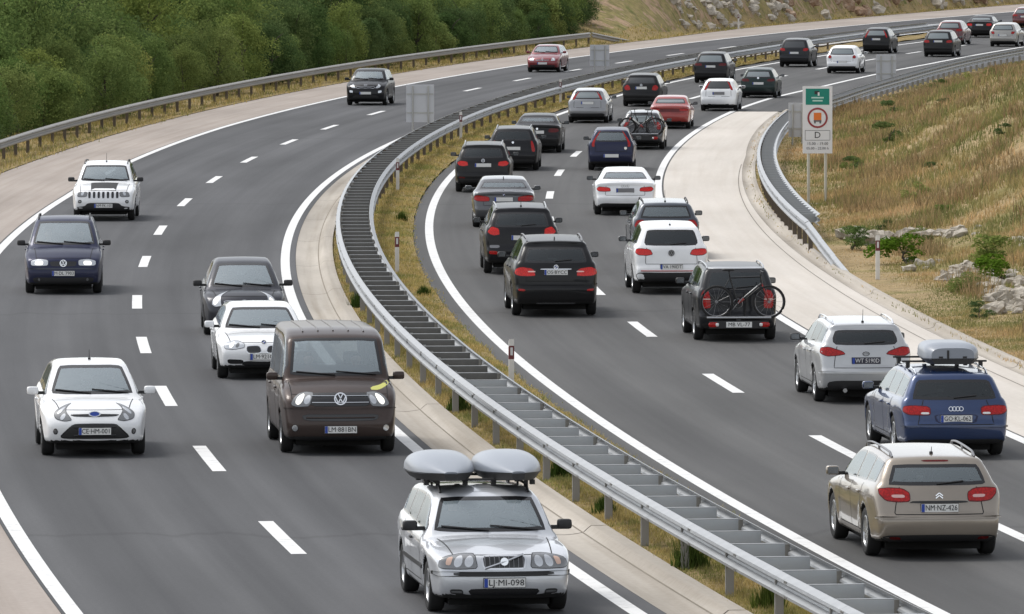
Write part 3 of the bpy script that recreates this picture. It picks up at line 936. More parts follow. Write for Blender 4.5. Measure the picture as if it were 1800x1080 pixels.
    def glass_rear(s, mat=None, border=.05, see=True, zlo=None, zhi=None, inset_y=.10, bulge=0.0, shape=None):
        rg, re = s.rgb, s.rend
        z0 = zlo or rg[1] + .035; z1 = zhi or re[1] - (.085 if s.kw.get('spoiler') else .06)
        zz = np.linspace(z0, z1, 6)
        xs = np.interp(zz, [rg[1], re[1]], [rg[0], re[0]])
        half = s.hw(xs, np.maximum(zz, s.belt1 + .03)) - inset_y
        if shape: half = half * np.array(shape)
        o = np.vstack([np.stack([half, zz], 1), np.stack([-half, zz], 1)[::-1]])
        return s.patch('rear_window', o, 'rx', [GLOSSBLK, mat or GLASSP], .004, .012, border, rnd=1, ds=.07, rings=4, cut=see)
    def glass_side(s, splits, mat=None, matr=None, border=.03, see=True, drop=.085, x0=None, x1=None, zpad=.03, quarter=None):
        """splits: xs of pillar centres between panes; panes from A pillar to C/D pillar"""
        x0 = x0 or s.cowl[0] + .22; x1 = x1 or (s.rend[0] - .06 if not s.deck else s.rgb[0] - .42)
        ed = [x0] + list(splits) + [x1]
        for sg in (1, -1):
            for k, (a, b) in enumerate(zip(ed, ed[1:])):
                a2 = a + (.02 if k else 0); b2 = b - (.02 if k < len(ed) - 2 else 0)
                xs = np.linspace(a2, b2, 7)
                top = np.minimum(s.top_z(xs) - drop, s.H - drop - .015)
                bot = s.belt(xs) + zpad
                top = np.maximum(top, bot + .012)
                o = np.vstack([np.stack([xs, bot], 1), np.stack([xs, top], 1)[::-1]])
                if k == len(ed) - 2 and quarter is not None:
                    o = o[:]; o[7:7 + 1, 0] -= quarter; 
                s.patch('side_window', o, 'side', [GLOSSBLK, (mat or GLASS) if k == 0 else (matr or mat or GLASS)], .003, .012, border, sg=sg, rnd=1, ds=.06, rings=3, cut=see)
    def doors(s, xsd, zlo=.34, handles=True):
        """xsd: door edges along the side, front to back"""
        for sg in (1, -1):
            for a, b in zip(xsd, xsd[1:]):
                bt = s.belt(np.array([a, b]))
                o = [(a + .006, zlo), (b - .006, zlo), (b - .006, bt[1] - .02), (a + .006, bt[0] - .02)]
                k = s.patch('door', resample(np.array(o), .12), 'side', s.paint, .003, .014, sg=sg, rnd=1, ds=.08, rings=3)
                if handles:
                    p, n = s.pts([(b - .17, s.belt(b) - .13)], 'side', sg, .018)
                    mb = MB(); superbox(mb, p[0], (.19, .035, .035), .5, 10, 6)
                    s.mesh_part('handle', mb, s.kw.get('handle', s.paint), k)
    def door_gaps(s, xsd, zlo=.34):
        g = s.gap = getattr(s, 'gap', None) or MB()
        for sg in (1, -1):
            for a in xsd:
                s.strip(g, [(a, zlo), (a, float(s.belt(a)))], 'side', .017, .0045, sg)
            s.strip(g, [(xsd[0], zlo), (xsd[-1], zlo)], 'side', .013, .004, sg)
    def gaps(s, lines):
        g = s.gap = getattr(s, 'gap', None) or MB()
        for mode, ln, w in lines: s.strip(g, ln, mode, w, .003)
    def mirrors(s, mat=None, size=(.11, .19, .13), dx=.42, dz=.09):
        xs = s.cowl[0] + dx
        for sg in (1, -1):
            b = float(s.belt(xs)); y = float(s.hw(np.array([xs]), np.array([b]))[0])
            mb = MB(); cx = s.X(xs); yy = sg * (y + .05 + size[1] / 2)
            superbox(mb, (cx, yy, b + dz), size, .45, 14, 8, 0)
            mb.box((cx - .01, sg * (y + .03), b + dz - size[2] * .3), (.06, .14, .05), 1)
            mb.box((cx - size[0] / 2 + .006, yy, b + dz), (.012, size[1] * .78, size[2] * .72), 2)
            s.mesh_part('wing_mirror', mb, [mat or s.paint, PLASTIC, MIRG])
    def wheels(s, spokes=10, rim=ALLOY, wid=.205):
        s.wheel_spec = (spokes, rim, wid)
    def roof_rails(s, mat=None, y=.60, xa=None, xb=None, off=.045, r=.016):
        xa = xa or s.wst[0] + .12; xb = xb or s.rend[0] - .12
        for sg in (1, -1):
            mb = MB(); ln = [(xa, sg * y), (xb, sg * (y - .02))]
            o = resample(np.array(ln), .15, False); p, n = s.pts(o, 'top')
            lift = np.minimum(1, np.minimum(np.arange(len(p)), np.arange(len(p))[::-1]) / 1.0) * off + .006
            mb.tube([Vector(v) for v in p + np.array([0, 0, 1.0]) * lift[:, None]], r, 6)
            for i in (1, len(p) // 2, len(p) - 2):
                mb.box((p[i][0], p[i][1], p[i][2] + off / 2), (.06, .025, off), 0)
            s.mesh_part('roof_rail', mb, mat or PLASTIC)
    def antenna(s, xs=None, h=.22, lean=-.12, fin=False):
        xs = xs or s.rend[0] - .22; p, n = s.pts([(xs, 0.0)], 'top'); p = Vector(p[0]); mb = MB()
        if fin: superbox(mb, p + Vector((-.0, 0, .03)), (.16, .03, .075), .8, 10, 6)
        else:
            superbox(mb, p + Vector((0, 0, .012)), (.08, .05, .04), .6, 10, 6)
            mb.tube([p, p + Vector((lean, 0, h))], [.007, .004], 6)
        s.mesh_part('antenna', mb, PLASTIC)
    def wipers(s, rear=False):
        mb = MB()
        if not rear:
            z = s.cowl[1] + .06; w = s.W * .36
            for a, b in ((( .62, .0), (.0, .055)), ((-.02, 0.), (-.62, .05))):
                mb = MB(); s.rod(mb, [(a[0] * s.W / 1.8, z + a[1]), (b[0] * s.W / 1.8, z + b[1])], 'fx', .011, .016); s.mesh_part('wiper', mb, PLASTIC)
        else:
            z = s.rgb[1] + .075
            s.rod(mb, [(0.02, z - .015), (-.36, z + .02)], 'rx', .011, .016); s.mesh_part('wiper', mb, PLASTIC)
    def lamps(s, name, outline, mode, mats, subs=(), border=.0, off=.007, both=True, mirror_subs=True, rnd=1):
        """outline given for the +t side; mirrored to the other side"""
        if name == 'tail_light' and not isinstance(mats, (list, tuple)): mats = [REDD, mats]; border = border or .016
        for sg in ((1, -1) if both else (1,)):
            o = [(sg * a, b) for a, b in outline]
            k = s.patch(name, o, mode, mats, off, .012, border, rnd=rnd, ds=.035, rings=3)
            for (sn, so, sm, soff) in subs:
                s.patch(sn, [(sg * a, b) for a, b in so], mode, sm, off + soff, .01, rnd=2, ds=.03, rings=3, parent=k)
    def sym(s, name, half, mode, mats, off=.006, border=0.0, rnd=1, sink=None, rim=.014, parent=None, rings=None):
        h = list(half); o = h + [(-a, b) for a, b in h[::-1] if abs(a) > 1e-6]
        return s.patch(name, o, mode, mats, off, rim, border, rnd=rnd, ds=.05, sink=sink, parent=parent, rings=rings)
    def bars(s, name, zs, half, mode, mat, r=.012, off=.012, parent=None):
        for z in zs:
            mb = MB(); s.rod(mb, [(-half, z), (half, z)], mode, r, off); s.mesh_part(name, mb, mat, parent)
    def disc(s, t, z, r, n=12, asp=1.0):
        return [(t + r * asp * math.cos(2 * math.pi * k / n), z + r * math.sin(2 * math.pi * k / n)) for k in range(n)]
    def frame_at(s, y, z, mode, off=.01):
        p, n = s.pts([(y, z)], mode, 1, off); p = Vector(p[0]); n = Vector(n[0])
        n.z *= .35; n.normalize()
        up = Vector((0, 0, 1)); rt = up.cross(n).normalized(); up = n.cross(rt)
        return p, Matrix((rt, up, n)).transposed()          # columns: right as seen from outside, up, out
    def plate(s, txt, y=0.0, z=.45, mode='fx', w=.52, h=.112, band=True, off=.02, vertical=True, white=None, ink=None):
        p, n = s.pts([(y - w / 2.4, z), (y + w / 2.4, z), (y, z)], mode, 1)
        e = 1 if mode == 'fx' else -1
        x = (p[:, 0].max() if e > 0 else p[:, 0].min()) + e * off
        rt = Vector((0, e, 0)); up = Vector((0, 0, 1)); nn = Vector((e, 0, 0))
        Rm = Matrix((rt, up, nn)).transposed()
        c = Vector((x, y, z))
        mb = MB(); mb.box(c, (w, h, .012), 0, Rm); mb.box(c - nn * .02, (w * 1.03, h * 1.12, .016), 1, Rm)
        k = s.mesh_part('number_plate', mb, [white or PLATEW, PLASTIC])
        if band:
            mb = MB(); mb.box(c + Rm @ Vector((-w / 2 + .024, 0, .0065)), (.044, h * .98, .003), 0, Rm); s.mesh_part('plate_band', mb, PLATEB, k)
        if txt:
            me = text_mesh(txt, h * .98, ink or INK).copy()
            co = np.empty(len(me.vertices) * 3, np.float32); me.vertices.foreach_get('co', co); co = co.reshape(-1, 3)
            wd = np.ptp(co[:, 0]); avail = w - (.075 if band else .03)
            co[:, 0] *= min(avail / wd, 1.25); co[:, 0] += .02 if band else 0
            co[:, 2] += .009
            R3 = np.array(Rm); co = co @ R3.T + np.array(c)
            me.vertices.foreach_set('co', co.astype(np.float32).ravel()); me.update()
            s.parts.append(('plate_lettering', me, k))
        return k
    def emblem(s, kind, y, z, mode, r=.055, off=.012, mat=None):
        p, Rm = s.frame_at(y, z, mode, off); mb = MB()
        def ring(cx, cy, rad, t=.009, asp=1.0, m=0):
            n = 20; V = []; F = []
            for k in range(n):
                a = 2 * math.pi * k / n
                for q in ((rad - t, 0), (rad - t, .006), (rad + t, .006), (rad + t, 0)):
                    V.append(p + Rm @ Vector((cx + q[0] * asp * math.cos(a), cy + q[0] * math.sin(a), q[1])))
            for k in range(n):
                j = (k + 1) % n
                for q in range(4): F.append((k * 4 + q, j * 4 + q, j * 4 + (q + 1) % 4, k * 4 + (q + 1) % 4))
            mb.add(V, F, m)
        def disc(rad, asp=1.0, m=0, zz=.003, a0=0, a1=2 * math.pi):
            n = 20; V = [p + Rm @ Vector((0, 0, zz))] + [p + Rm @ Vector((rad * asp * math.cos(a0 + (a1 - a0) * k / n), rad * math.sin(a0 + (a1 - a0) * k / n), zz)) for k in range(n + 1)]
            mb.add(V, [(0, k, k + 1) for k in range(1, n + 1)], m)
        def bar(x0, y0, x1, y1, w, m=0, zz=.004):
            d = Vector((x1 - x0, y1 - y0, 0)); nrm = Vector((-d.y, d.x, 0)).normalized() * w / 2
            V = [p + Rm @ (Vector((a, b, zz)) + sg * nrm) for a, b in ((x0, y0), (x1, y1)) for sg in (-1, 1)]
            V += [v + Rm @ Vector((0, 0, .006)) for v in V]
            mb.add(V, [(4, 5, 7, 6), (0, 1, 5, 4), (2, 6, 7, 3), (0, 4, 6, 2), (1, 3, 7, 5)], m)
        mats = [mat or CHROME, GLOSSBLK, PLATEB, PLATEW]
        if kind == 'vw':
            disc(r, m=1); ring(0, 0, r, r * .1)
            bar(-r * .42, r * .85, 0, r * .08, r * .16); bar(r * .42, r * .85, 0, r * .08, r * .16)
            bar(-r * .88, r * .35, -r * .40, -r * .72, r * .16); bar(r * .88, r * .35, r * .40, -r * .72, r * .16)
            bar(-r * .40, -r * .72, 0, -r * .02, r * .16); bar(r * .40, -r * .72, 0, -r * .02, r * .16)
        elif kind == 'quad':
            disc(r, m=1); ring(0, 0, r, r * .1); q = math.pi / 2
            for k, mm in ((0, 3), (1, 2), (2, 3), (3, 2)): disc(r * .62, m=mm, zz=.005, a0=k * q, a1=(k + 1) * q)
        elif kind == 'rings':
            for k in range(4): ring((k - 1.5) * r * 1.35, 0, r * .82, r * .11)
        elif kind == 'oval': disc(r, 2.2, 2); ring(0, 0, r, r * .12, 2.1)
        elif kind == 'chevrons':
            for dy in (-.35, .35):
                bar(-r, dy * r - r * .45, 0, dy * r + r * .35, r * .28); bar(r, dy * r - r * .45, 0, dy * r + r * .35, r * .28)
        elif kind == 'diamond':
            for a, b in (((0, 1.2), (.8, 0)), ((.8, 0), (0, -1.2)), ((0, -1.2), (-.8, 0)), ((-.8, 0), (0, 1.2))): bar(a[0] * r, a[1] * r, b[0] * r, b[1] * r, r * .3)
        elif kind == 'star':
            ring(0, 0, r, r * .1)
            for k in range(3): a = math.pi / 2 + k * 2.094; bar(0, 0, r * math.cos(a), r * math.sin(a), r * .16)
        elif kind == 'ellipse': ring(0, 0, r * .7, r * .1, 1.7); bar(-r * .7, 0, r * .7, 0, r * .16)
        else: disc(r * .8); ring(0, 0, r * .9, r * .1)
        s.mesh_part('emblem', mb, mats, sharp=30)
    def interior(s, tint=None, seat=None, rear=True, dash=True):
        seat = seat or SEATM
        xs0 = s.cowl[0]; z0 = .42 if s.typ not in ('suv', 'van') else .55
        bz = s.belt(xs0 + 1.2); xe = s.rend[0] - .05 if not s.deck else s.rgb[0] - .05
        # tub
        mb = MB(); n = 10; V = []; xs = np.linspace(xs0 - .02, xe, n); hw = s.hw(xs, np.full(n, .8)) - .10
        for i in range(n):
            b = float(s.belt(xs[i])) - .05
            for y, z in ((hw[i] - .02, b), (hw[i] - .05, z0), (-hw[i] + .05, z0), (-hw[i] + .02, b)): V.append((s.X(xs[i]), y, z))
        F = [(i * 4 + j, i * 4 + j + 1, (i + 1) * 4 + j + 1, (i + 1) * 4 + j) for i in range(n - 1) for j in range(3)] + [(0, 1, 2, 3), tuple(4 * (n - 1) + q for q in (3, 2, 1, 0))]
        mb.add(V, F); s.mesh_part('cabin_floor', mb, UNDER)
        if dash:
            mb = MB(); superbox(mb, (s.X(xs0 + .42), 0, s.belt0 - .12), (.52, 2 * float(hw[1]) - .06, .26), .35, 18, 8); s.mesh_part('dashboard', mb, PLASTIC)
            mb = MB(); cx, cy, cz = s.X(xs0 + .58), s.W * .205, s.belt0 - .01
            pts = [Vector((cx + .07 * math.cos(a), cy + .185 * math.sin(a), cz + .17 * math.cos(a))) for a in np.linspace(0, 2 * math.pi, 21)]
            mb.tube(pts, .016, 6); s.mesh_part('steering_wheel', mb, PLASTIC)
            p, nn = s.pts([(0, s.wst[1] - .10)], 'fx'); mb = MB(); superbox(mb, (p[0][0] - .09, 0, p[0][2] + .0), (.03, .22, .07), .5, 10, 6); s.mesh_part('rear_view_mirror', mb, PLASTIC)
        sx = xs0 + 1.18
        rows = [(sx, (s.W * .205, -s.W * .205), .50)]
        if rear: rows.append((min(sx + .92, xe - .25), (s.W * .205, -s.W * .205), .58))
        for x, ys, wd in rows:
            for y in ys:
                mb = MB(); top = min(s.H - .30, s.belt1 + .22)
                superbox(mb, (s.X(x - .28), y, z0 + .10), (.56, wd, .22), .4, 12, 6)
                ro = Matrix.Rotation(math.radians(-14), 3, 'Y'); hh = top - z0
                superbox(mb, (s.X(x + .03), y, z0 + hh / 2), (.17, wd, hh), .4, 12, 8, rot=ro)
                superbox(mb, (s.X(x + .03 + hh * .13), y, top + .06), (.11, .26, .19), .5, 12, 6, rot=ro)
                s.mesh_part('seat', mb, seat)
    def finish(s, loc, rz, label, group=None, cat='car', scale=1.0):
        root = empty(s.name, loc, rz); tag(root, label, cat, group); root.scale = (scale,) * 3
        keep = ~s.dead
        def sub(mask):
            Q = s.Q[mask]; u, inv = np.unique(Q, return_inverse=True)
            return u, inv.reshape(Q.shape)
        u, Q = sub(keep)
        me = mesh_np('body', s.V[u], Q, [s.paint, UNDER, PLASTIC], s.mi[keep], True, s.VN[u])
        obj('body', me, root)
        if s.dead.any():
            mask = keep & (s.fc[:, 2] > s.belt(s.L / 2 - s.fc[:, 0]) - .03) & (s.L / 2 - s.fc[:, 0] > s.cowl[0])
            u, Q = sub(mask)
            if len(Q): obj('headliner', mesh_np('headliner', s.V[u] - s.VN[u] * .02, Q[:, ::-1], LINER, None, True), root)
        mb = MB(); mb.box((s.X(s.fo + s.wb / 2), 0, s.gc - .03), (s.wb + .75, s.W - .52, .13)); obj('under_shade_box', mb.mesh('under_shade_box', UNDER), root)  # dark box added below the floor to block light and deepen the shadow
        sp, rim, wid = s.wheel_spec
        rm, ty = wheel_meshes(s.R, wid, sp, rim)
        for ax in (s.fo, s.fo + s.wb):
            for sg in (1, -1):
                y = sg * (s.W / 2 - wid / 2 - s.kw.get('wheel_in', .022))
                w = obj('wheel', rm, root, (s.X(ax), y, s.R), 0 if sg > 0 else math.pi)
                t = obj('tyre', ty, w)
        if getattr(s, 'gap', None): s.mesh_part('panel_gap', s.gap, UNDER)
        made = []
        for name, me, par in s.parts:
            made.append(obj(name, me, made[par] if par is not None else root))
            if name == 'panel_gap': made[-1]['kind'] = 'stuff'
        s.root = root
        return root

_PERSON = {}
def person_mesh(shirt, hair):
    key = (shirt.name, hair.name)
    if key in _PERSON: return _PERSON[key]
    h = .024; xs = np.arange(-.3, .75, h); ys = np.arange(-.36, .36 + h, h); zs = np.arange(-.16, .86, h)
    X, Y, Zg = np.meshgrid(xs, ys, zs, indexing='ij'); Pp = np.stack([X, Y, Zg], -1)
    def cap(a, b, ra, rb):
        a = np.array(a); b = np.array(b); ab = b - a; t = np.clip(((Pp - a) @ ab) / (ab @ ab), 0, 1)
        return np.linalg.norm(Pp - (a + t[..., None] * ab), axis=-1) - (ra + (rb - ra) * t)
    def ell(c, r):
        q = (Pp - np.array(c)) / np.array(r); return (np.linalg.norm(q, axis=-1) - 1) * min(r)
    d = cap((0, 0, .02), (-.06, 0, .28), .135, .15)
    d = smin(d, cap((-.07, -.12, .40), (-.07, .12, .40), .085, .085), .1)
    d = smin(d, cap((-.06, 0, .45), (-.03, 0, .56), .058, .052), .05)
    d = smin(d, ell((-.01, 0, .66), (.098, .078, .122)), .03)
    d = smin(d, cap((.085, 0, .665), (.098, 0, .635), .016, .018), .02)          # nose
    for sg in (1, -1):
        d = smin(d, ell((-.015, sg * .08, .655), (.025, .016, .034)), .012)       # ears
        d = smin(d, cap((-.07, sg * .19, .40), (.10, sg * .25, .18), .052, .042), .05)
        d = smin(d, cap((.10, sg * .25, .18), (.37, sg * .17, .27), .041, .03), .03)
        d = smin(d, ell((.40, sg * .165, .285), (.05, .03, .045)), .02)
        for k in range(4): d = smin(d, cap((.42, sg * .165, .265 + .018 * k), (.455, sg * .135, .268 + .018 * k), .0125, .011), .008)
        d = smin(d, cap((.39, sg * .15, .31), (.42, sg * .12, .325), .014, .012), .01)
        d = smin(d, cap((.02, sg * .10, .0), (.46, sg * .13, .06), .095, .07), .06)
        d = smin(d, cap((.46, sg * .13, .06), (.62, sg * .13, -.10), .066, .05), .04)
    F = Field(d, (xs[0], ys[0], zs[0]), h); V, Q = F.nets(); V = F.snap(V, 2, .01)
    fc = V[Q].mean(1); mi = np.zeros(len(Q), int)
    mi[(fc[:, 2] > .52) | ((fc[:, 0] > .20) & (fc[:, 2] > .16) & (fc[:, 2] < .4))] = 1
    mi[(fc[:, 2] > .53) & ((fc[:, 2] - .70 > (fc[:, 0] - .03) * .55) | (fc[:, 0] < -.045))] = 2
    mi[(fc[:, 2] < .10) & (fc[:, 0] > .06)] = 3
    _PERSON[key] = mesh_np('person', V, Q, [shirt, SKIN, hair, JEANS], mi, True, F.nrm(V))
    return _PERSON[key]
SKIN = pmat('skin', (.42, .26, .19), .55); JEANS = pmat('dark trousers', (.03, .035, .05), .9)
SHIRTS = [pmat('dark shirt', (.03, .03, .035), .9), pmat('pale shirt', (.45, .45, .44), .9), pmat('red shirt', (.35, .05, .05), .9), pmat('blue shirt', (.08, .13, .26), .9)]
HAIRS = [pmat('dark hair', (.02, .016, .012), .8), pmat('fair hair', (.16, .11, .06), .8)]
def occupant(car, root, side, shirt, hair, label):
    s = root.scale[0]; xs = car.cowl[0] + 1.18 - .16; z0 = (.42 if car.typ not in ('suv', 'van') else .55) + .24
    loc = Vector(root.location) + Matrix.Rotation(root.rotation_euler.z, 4, 'Z') @ (Vector((car.X(xs), side * car.W * .205, z0)) * s)
    o = obj('person', person_mesh(SHIRTS[shirt], HAIRS[hair]), None, loc, root.rotation_euler.z)
    fit = min(1.0, (car.H - .06 - z0) / .80); o.scale = (s, s, s * fit)
    tag(o, label, 'person', 'people behind windscreens')

# ------------------------------------------------------------------ the vehicles
G_ON = 'vehicles driving towards the camera'
G_OUT = 'vehicles queueing away from the camera'
def place(c, px, py, oncoming, label, cat='car', sc=None):
    """px, py: photograph pixel where the middle of the nearer axle meets the road"""
    p = pix(px, py); Z, d = to_zd(p); s = dcen(Z)
    f = Vector((s, 1, 0)).normalized() * (-1 if oncoming else 1)
    ax = c.fo if oncoming else c.fo + c.wb
    sc = sc or float(np.interp(p.y, [100, 118, 150, 200, 260, 330, 480], [.985, .985, .96, .945, .92, .90, .90])) * (1.02 if oncoming else 1.0)
    loc = p - f * c.X(ax) * sc; loc.z = 0.004
    rz = math.atan2(f.y, f.x)
    return c.finish(loc, rz, label, G_ON if oncoming else G_OUT, cat, sc)

def common(c, splits, dr, see=True, rearglass=None, sidemat=None, mir=None, spokes=10, rim=ALLOY, wiper=True, front=True, rear=True, quarter=None, seat=None, gl=None, rshape=None, riny=.10, rborder=.05, rz=(None, None), mdx=.42):
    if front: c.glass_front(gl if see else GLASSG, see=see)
    if rear: c.glass_rear((rearglass or GLASSP) if see else (rearglass or GLASSO), see=see, shape=rshape, inset_y=riny, border=rborder, zlo=rz[0], zhi=rz[1])
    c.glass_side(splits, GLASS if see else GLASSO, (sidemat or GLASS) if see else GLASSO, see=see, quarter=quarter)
    if dr:
        c.doors(dr); c.door_gaps(dr)
    c.mirrors(mir, dx=mdx); c.wheels(spokes, rim)
    if see: c.interior(seat=seat)
    if wiper and front: c.wipers()

def tailgate_gap(c, half, ztop, zbot, zb=None):
    c.gaps([('rear', [(-half, ztop), (-half * 1.0, zbot), (half, zbot), (half, ztop)], .012)])

def bonnet_gap(c, half0, half1, z0):
    x0, x1 = c.hood0[0] + .02, c.cowl[0] - .04
    for sg in (1, -1): c.gaps([('top', [(x0, sg * half0), (x1, sg * half1)], .014)])
    c.gaps([('fx', [(-half0, c.hood0[1] - .012), (half0, c.hood0[1] - .012)], .012)])

PAINT = {
    'silver': car_paint('silver', (0.60, 0.62, 0.65), .45, .34), 'brown': car_paint('brown', (0.054, 0.038, 0.033), .3, .36),
    'white': car_paint('white', (0.80, 0.81, 0.82)), 'dkgrey': car_paint('dark grey', (0.045, 0.047, 0.056), .4, .36),
    'navy': car_paint('navy', (0.018, 0.022, 0.055), .3, .35), 'black': car_paint('black', (0.006, 0.006, 0.007)),
    'black2': car_paint('black2', (0.009, 0.009, 0.011), .2), 'charcoal': car_paint('charcoal', (0.02, 0.021, 0.024), .4, .36),
    'beige': car_paint('champagne', (0.29, 0.25, 0.205), .5, .34), 'blue': car_paint('blue', (0.011, 0.034, 0.112), .4, .34),
    'silver2': car_paint('silver2', (0.46, 0.47, 0.48), .5, .34), 'gunmetal': car_paint('gunmetal', (0.075, 0.078, 0.085), .5, .36),
    'bluegrey': car_paint('blue grey', (0.05, 0.06, 0.078), .45, .36), 'orange': car_paint('faded red', (0.30, 0.022, 0.014), 0, .45),
    'red': car_paint('wine red', (0.20, 0.012, 0.018), .2, .36), 'green': car_paint('bottle green', (0.016, 0.030, 0.028), .3),
    'silver3': car_paint('silver3', (0.27, 0.275, 0.285), .5), 'greybeige': car_paint('greige', (0.33, 0.32, 0.30), .45), 'darkred': car_paint('dark red', (0.10, 0.012, 0.016), .2),
}
V1, V2, V3 = 0.032, 0.042, 0.058

# --- 1 silver estate with two roof boxes
c = Car('estate_car', 'wagon', 4.71, 1.80, 1.465, PAINT['silver'], wb=2.755, fo=.93, R=.325, vox=V1, nose=.46, pf=.10, cf=.16, handle=PLASTIC, cowl=(.29, .615), hood0=(.022, .53), belt0=.91, belt1=1.0, tum=.70)
common(c, [2.62, 3.52], [1.60, 2.60, 3.50], mir=PLASTIC, spokes=5, sidemat=GLASS)
c.lamps('headlight', [(.33, .60), (.56, .585), (.90, .59), (1.02, .62), (1.0, .745), (.72, .785), (.40, .785)], 'front', [GLOSSBLK, REFLD],
        [('lamp', c.disc(.48, .685, .072), REFL, .004), ('lamp', c.disc(.65, .685, .075), REFL, .004), ('indicator', [(.76, .635), (.86, .64), (.88, .73), (.76, .745)], pmat('clear amber', (.62, .42, .33), .2, coat=1), .004)], border=.012)
g = c.sym('grille', [(0, .585), (.23, .585), (.27, .60), (.29, .74), (.25, .765), (0, .77)], 'fx', [CHROME, GLOSSBLK], border=.022)
mb = MB()
for k in range(9):
    mb = MB(); c.rod(mb, [(-.24 + .06 * k, .61), (-.24 + .06 * k, .745)], 'fx', .007, .012)
    c.mesh_part('grille_bar', mb, ALLOYD, g)
mb = MB(); c.rod(mb, [(-.245, .60), (.245, .755)], 'fx', .015, .022); c.mesh_part('diagonal_bar', mb, CHROME, g)
c.emblem('ring', 0, .677, 'fx', .05, .03)
c.patch('bumper_strip', [(-1.35, .50), (1.35, .50), (1.35, .565), (-1.35, .565)], 'front', PLASTIC, .018, .012, rnd=1, rings=2)
c.sym('lower_intake', [(0, .265), (.42, .265), (.46, .33), (.42, .35), (0, .355)], 'fx', GLOSSBLK)
c.lamps('fog_light', [(.55, .275), (.76, .285), (.76, .345), (.55, .345)], 'front', [PLASTIC, REFLD], border=.02)
c.patch('chin_strip', [(-.8, .228), (.8, .228), (.8, .25), (-.8, .25)], 'front', PLASTIC, .012, .01, rnd=1, rings=2)
c.patch('side_moulding', [(1.35, .50), (3.55, .50), (3.55, .56), (1.35, .56)], 'side', PLASTIC, .014, .01, sg=1, rnd=0); c.patch('side_moulding', [(1.35, .50), (3.55, .50), (3.55, .56), (1.35, .56)], 'side', PLASTIC, .014, .01, sg=-1, rnd=0)
c.lamps('tail_light', [(.62, .85), (.90, .85), (.92, 1.0), (.86, 1.32), (.74, 1.32), (.70, 1.0)], 'rear', RED)
c.plate('LJ·MI-098', 0, .425, 'fx'); c.plate('LJ·MI-098', 0, .80, 'rx')
bonnet_gap(c, .62, .70, 0)
c.roof_rails(PLASTIC, .57)
for xs in (2.35, 3.30):
    mb = MB()
    p, n = c.pts([(xs, .6), (xs, -.6), (xs, 0)], 'top'); zt = p[2][2] + .10
    mb.tube([(p[0][0], .66, zt), (p[0][0], -.66, zt)], .018, 6)
    for sg in (1, -1): mb.box((p[0][0], sg * .57, zt - .05), (.06, .05, .10))
    c.mesh_part('roof_bar', mb, PLASTIC)
r_ = volvo = place(c, 871, 1073, True, 'silver estate car with two grey roof boxes, nearest to the camera'); VOLVO = c
occupant(c, r_, 1, 1, 0, 'person in a pale shirt at the wheel of the silver estate'); occupant(c, r_, -1, 0, 1, 'person in a dark shirt in the passenger seat of the silver estate')

# --- 2 brown van
c = Car('van', 'van', 4.89, 1.90, 1.97, PAINT['brown'], wb=3.0, fo=.90, R=.335, vox=V1, nose=.50, pf=.075, cf=.12, cz=.05, k=.10, hood0=(.04, .50), cowl=(.185, .60), wst=(.30, .945), gc=.22, belt0=1.13, belt1=1.13, apillar=.10)
common(c, [2.0, 3.3], [1.12, 1.98, 3.28], mir=PAINT['brown'], spokes=5, sidemat=GLASSP, mdx=.30, seat=SEATG)
c.lamps('headlight', [(.53, .785), (.80, .77), (.97, .80), (.99, .985), (.82, 1.02), (.52, 1.005)], 'front', [GLOSSBLK, REFLD], [('lamp', c.disc(.80, .895, .088), LIT, .006), ('lamp', c.disc(.62, .89, .075), REFL, .004)], border=.01)
g = c.sym('grille', [(0, .785), (.50, .785), (.50, 1.0), (0, 1.005)], 'fx', [PLASTIC, GLOSSBLK], border=.015)
c.bars('chrome_bar', (.845, .945), .46, 'fx', CHROME, .011, .012, g)
c.emblem('vw', 0, .895, 'fx', .095, .03)
c.patch('bumper_crease', [(-1.2, .745), (1.2, .745), (1.2, .765), (-1.2, .765)], 'front', PAINT['brown'], .02, .012, rnd=1, rings=2)
g = c.sym('lower_grille', [(0, .545), (.60, .555), (.64, .665), (0, .665)], 'fx', [PLASTIC, GLOSSBLK], border=.01)
c.bars('grille_bar', (.605,), .56, 'fx', PAINT['brown'], .012, .014, g)
c.lamps('fog_light', c.disc(.80, .44, .062, asp=1.2), 'front', [PLASTIC, REFL], border=.012)
c.sym('chin', [(0, .235), (.86, .245), (.88, .305), (0, .30)], 'front', PLASTIC, .012)
c.lamps('tail_light', [(.80, .85), (.93, .85), (.93, 1.35), (.82, 1.35)], 'rear', RED)
c.plate('LM·881BN', 0, .415, 'fx'); c.plate('LM·881BN', 0, .75, 'rx')
c.patch('sticker', [(.50, 1.035), (.66, 1.03), (.86, 1.12), (.82, 1.17), (.70, 1.11), (.52, 1.08)], 'fx', pmat('yellow sticker', (.50, .50, .13), .6), .004, .004, rnd=1, rings=2)
bonnet_gap(c, .78, .80, 0)
for k in range(5):
    mb = MB(); c.rod(mb, [(1.75, -.5 + k * .25), (4.4, -.5 + k * .25)], 'top', .014, .004)
    c.mesh_part('roof_rib', mb, PAINT['brown'])
r_ = van = place(c, 592, 794, True, 'brown passenger van with a yellow sticker on its bonnet', 'van'); VAN = c
occupant(c, r_, 1, 3, 0, 'person in a blue shirt at the wheel of the brown van'); occupant(c, r_, -1, 2, 1, 'person in a red shirt in the passenger seat of the brown van')

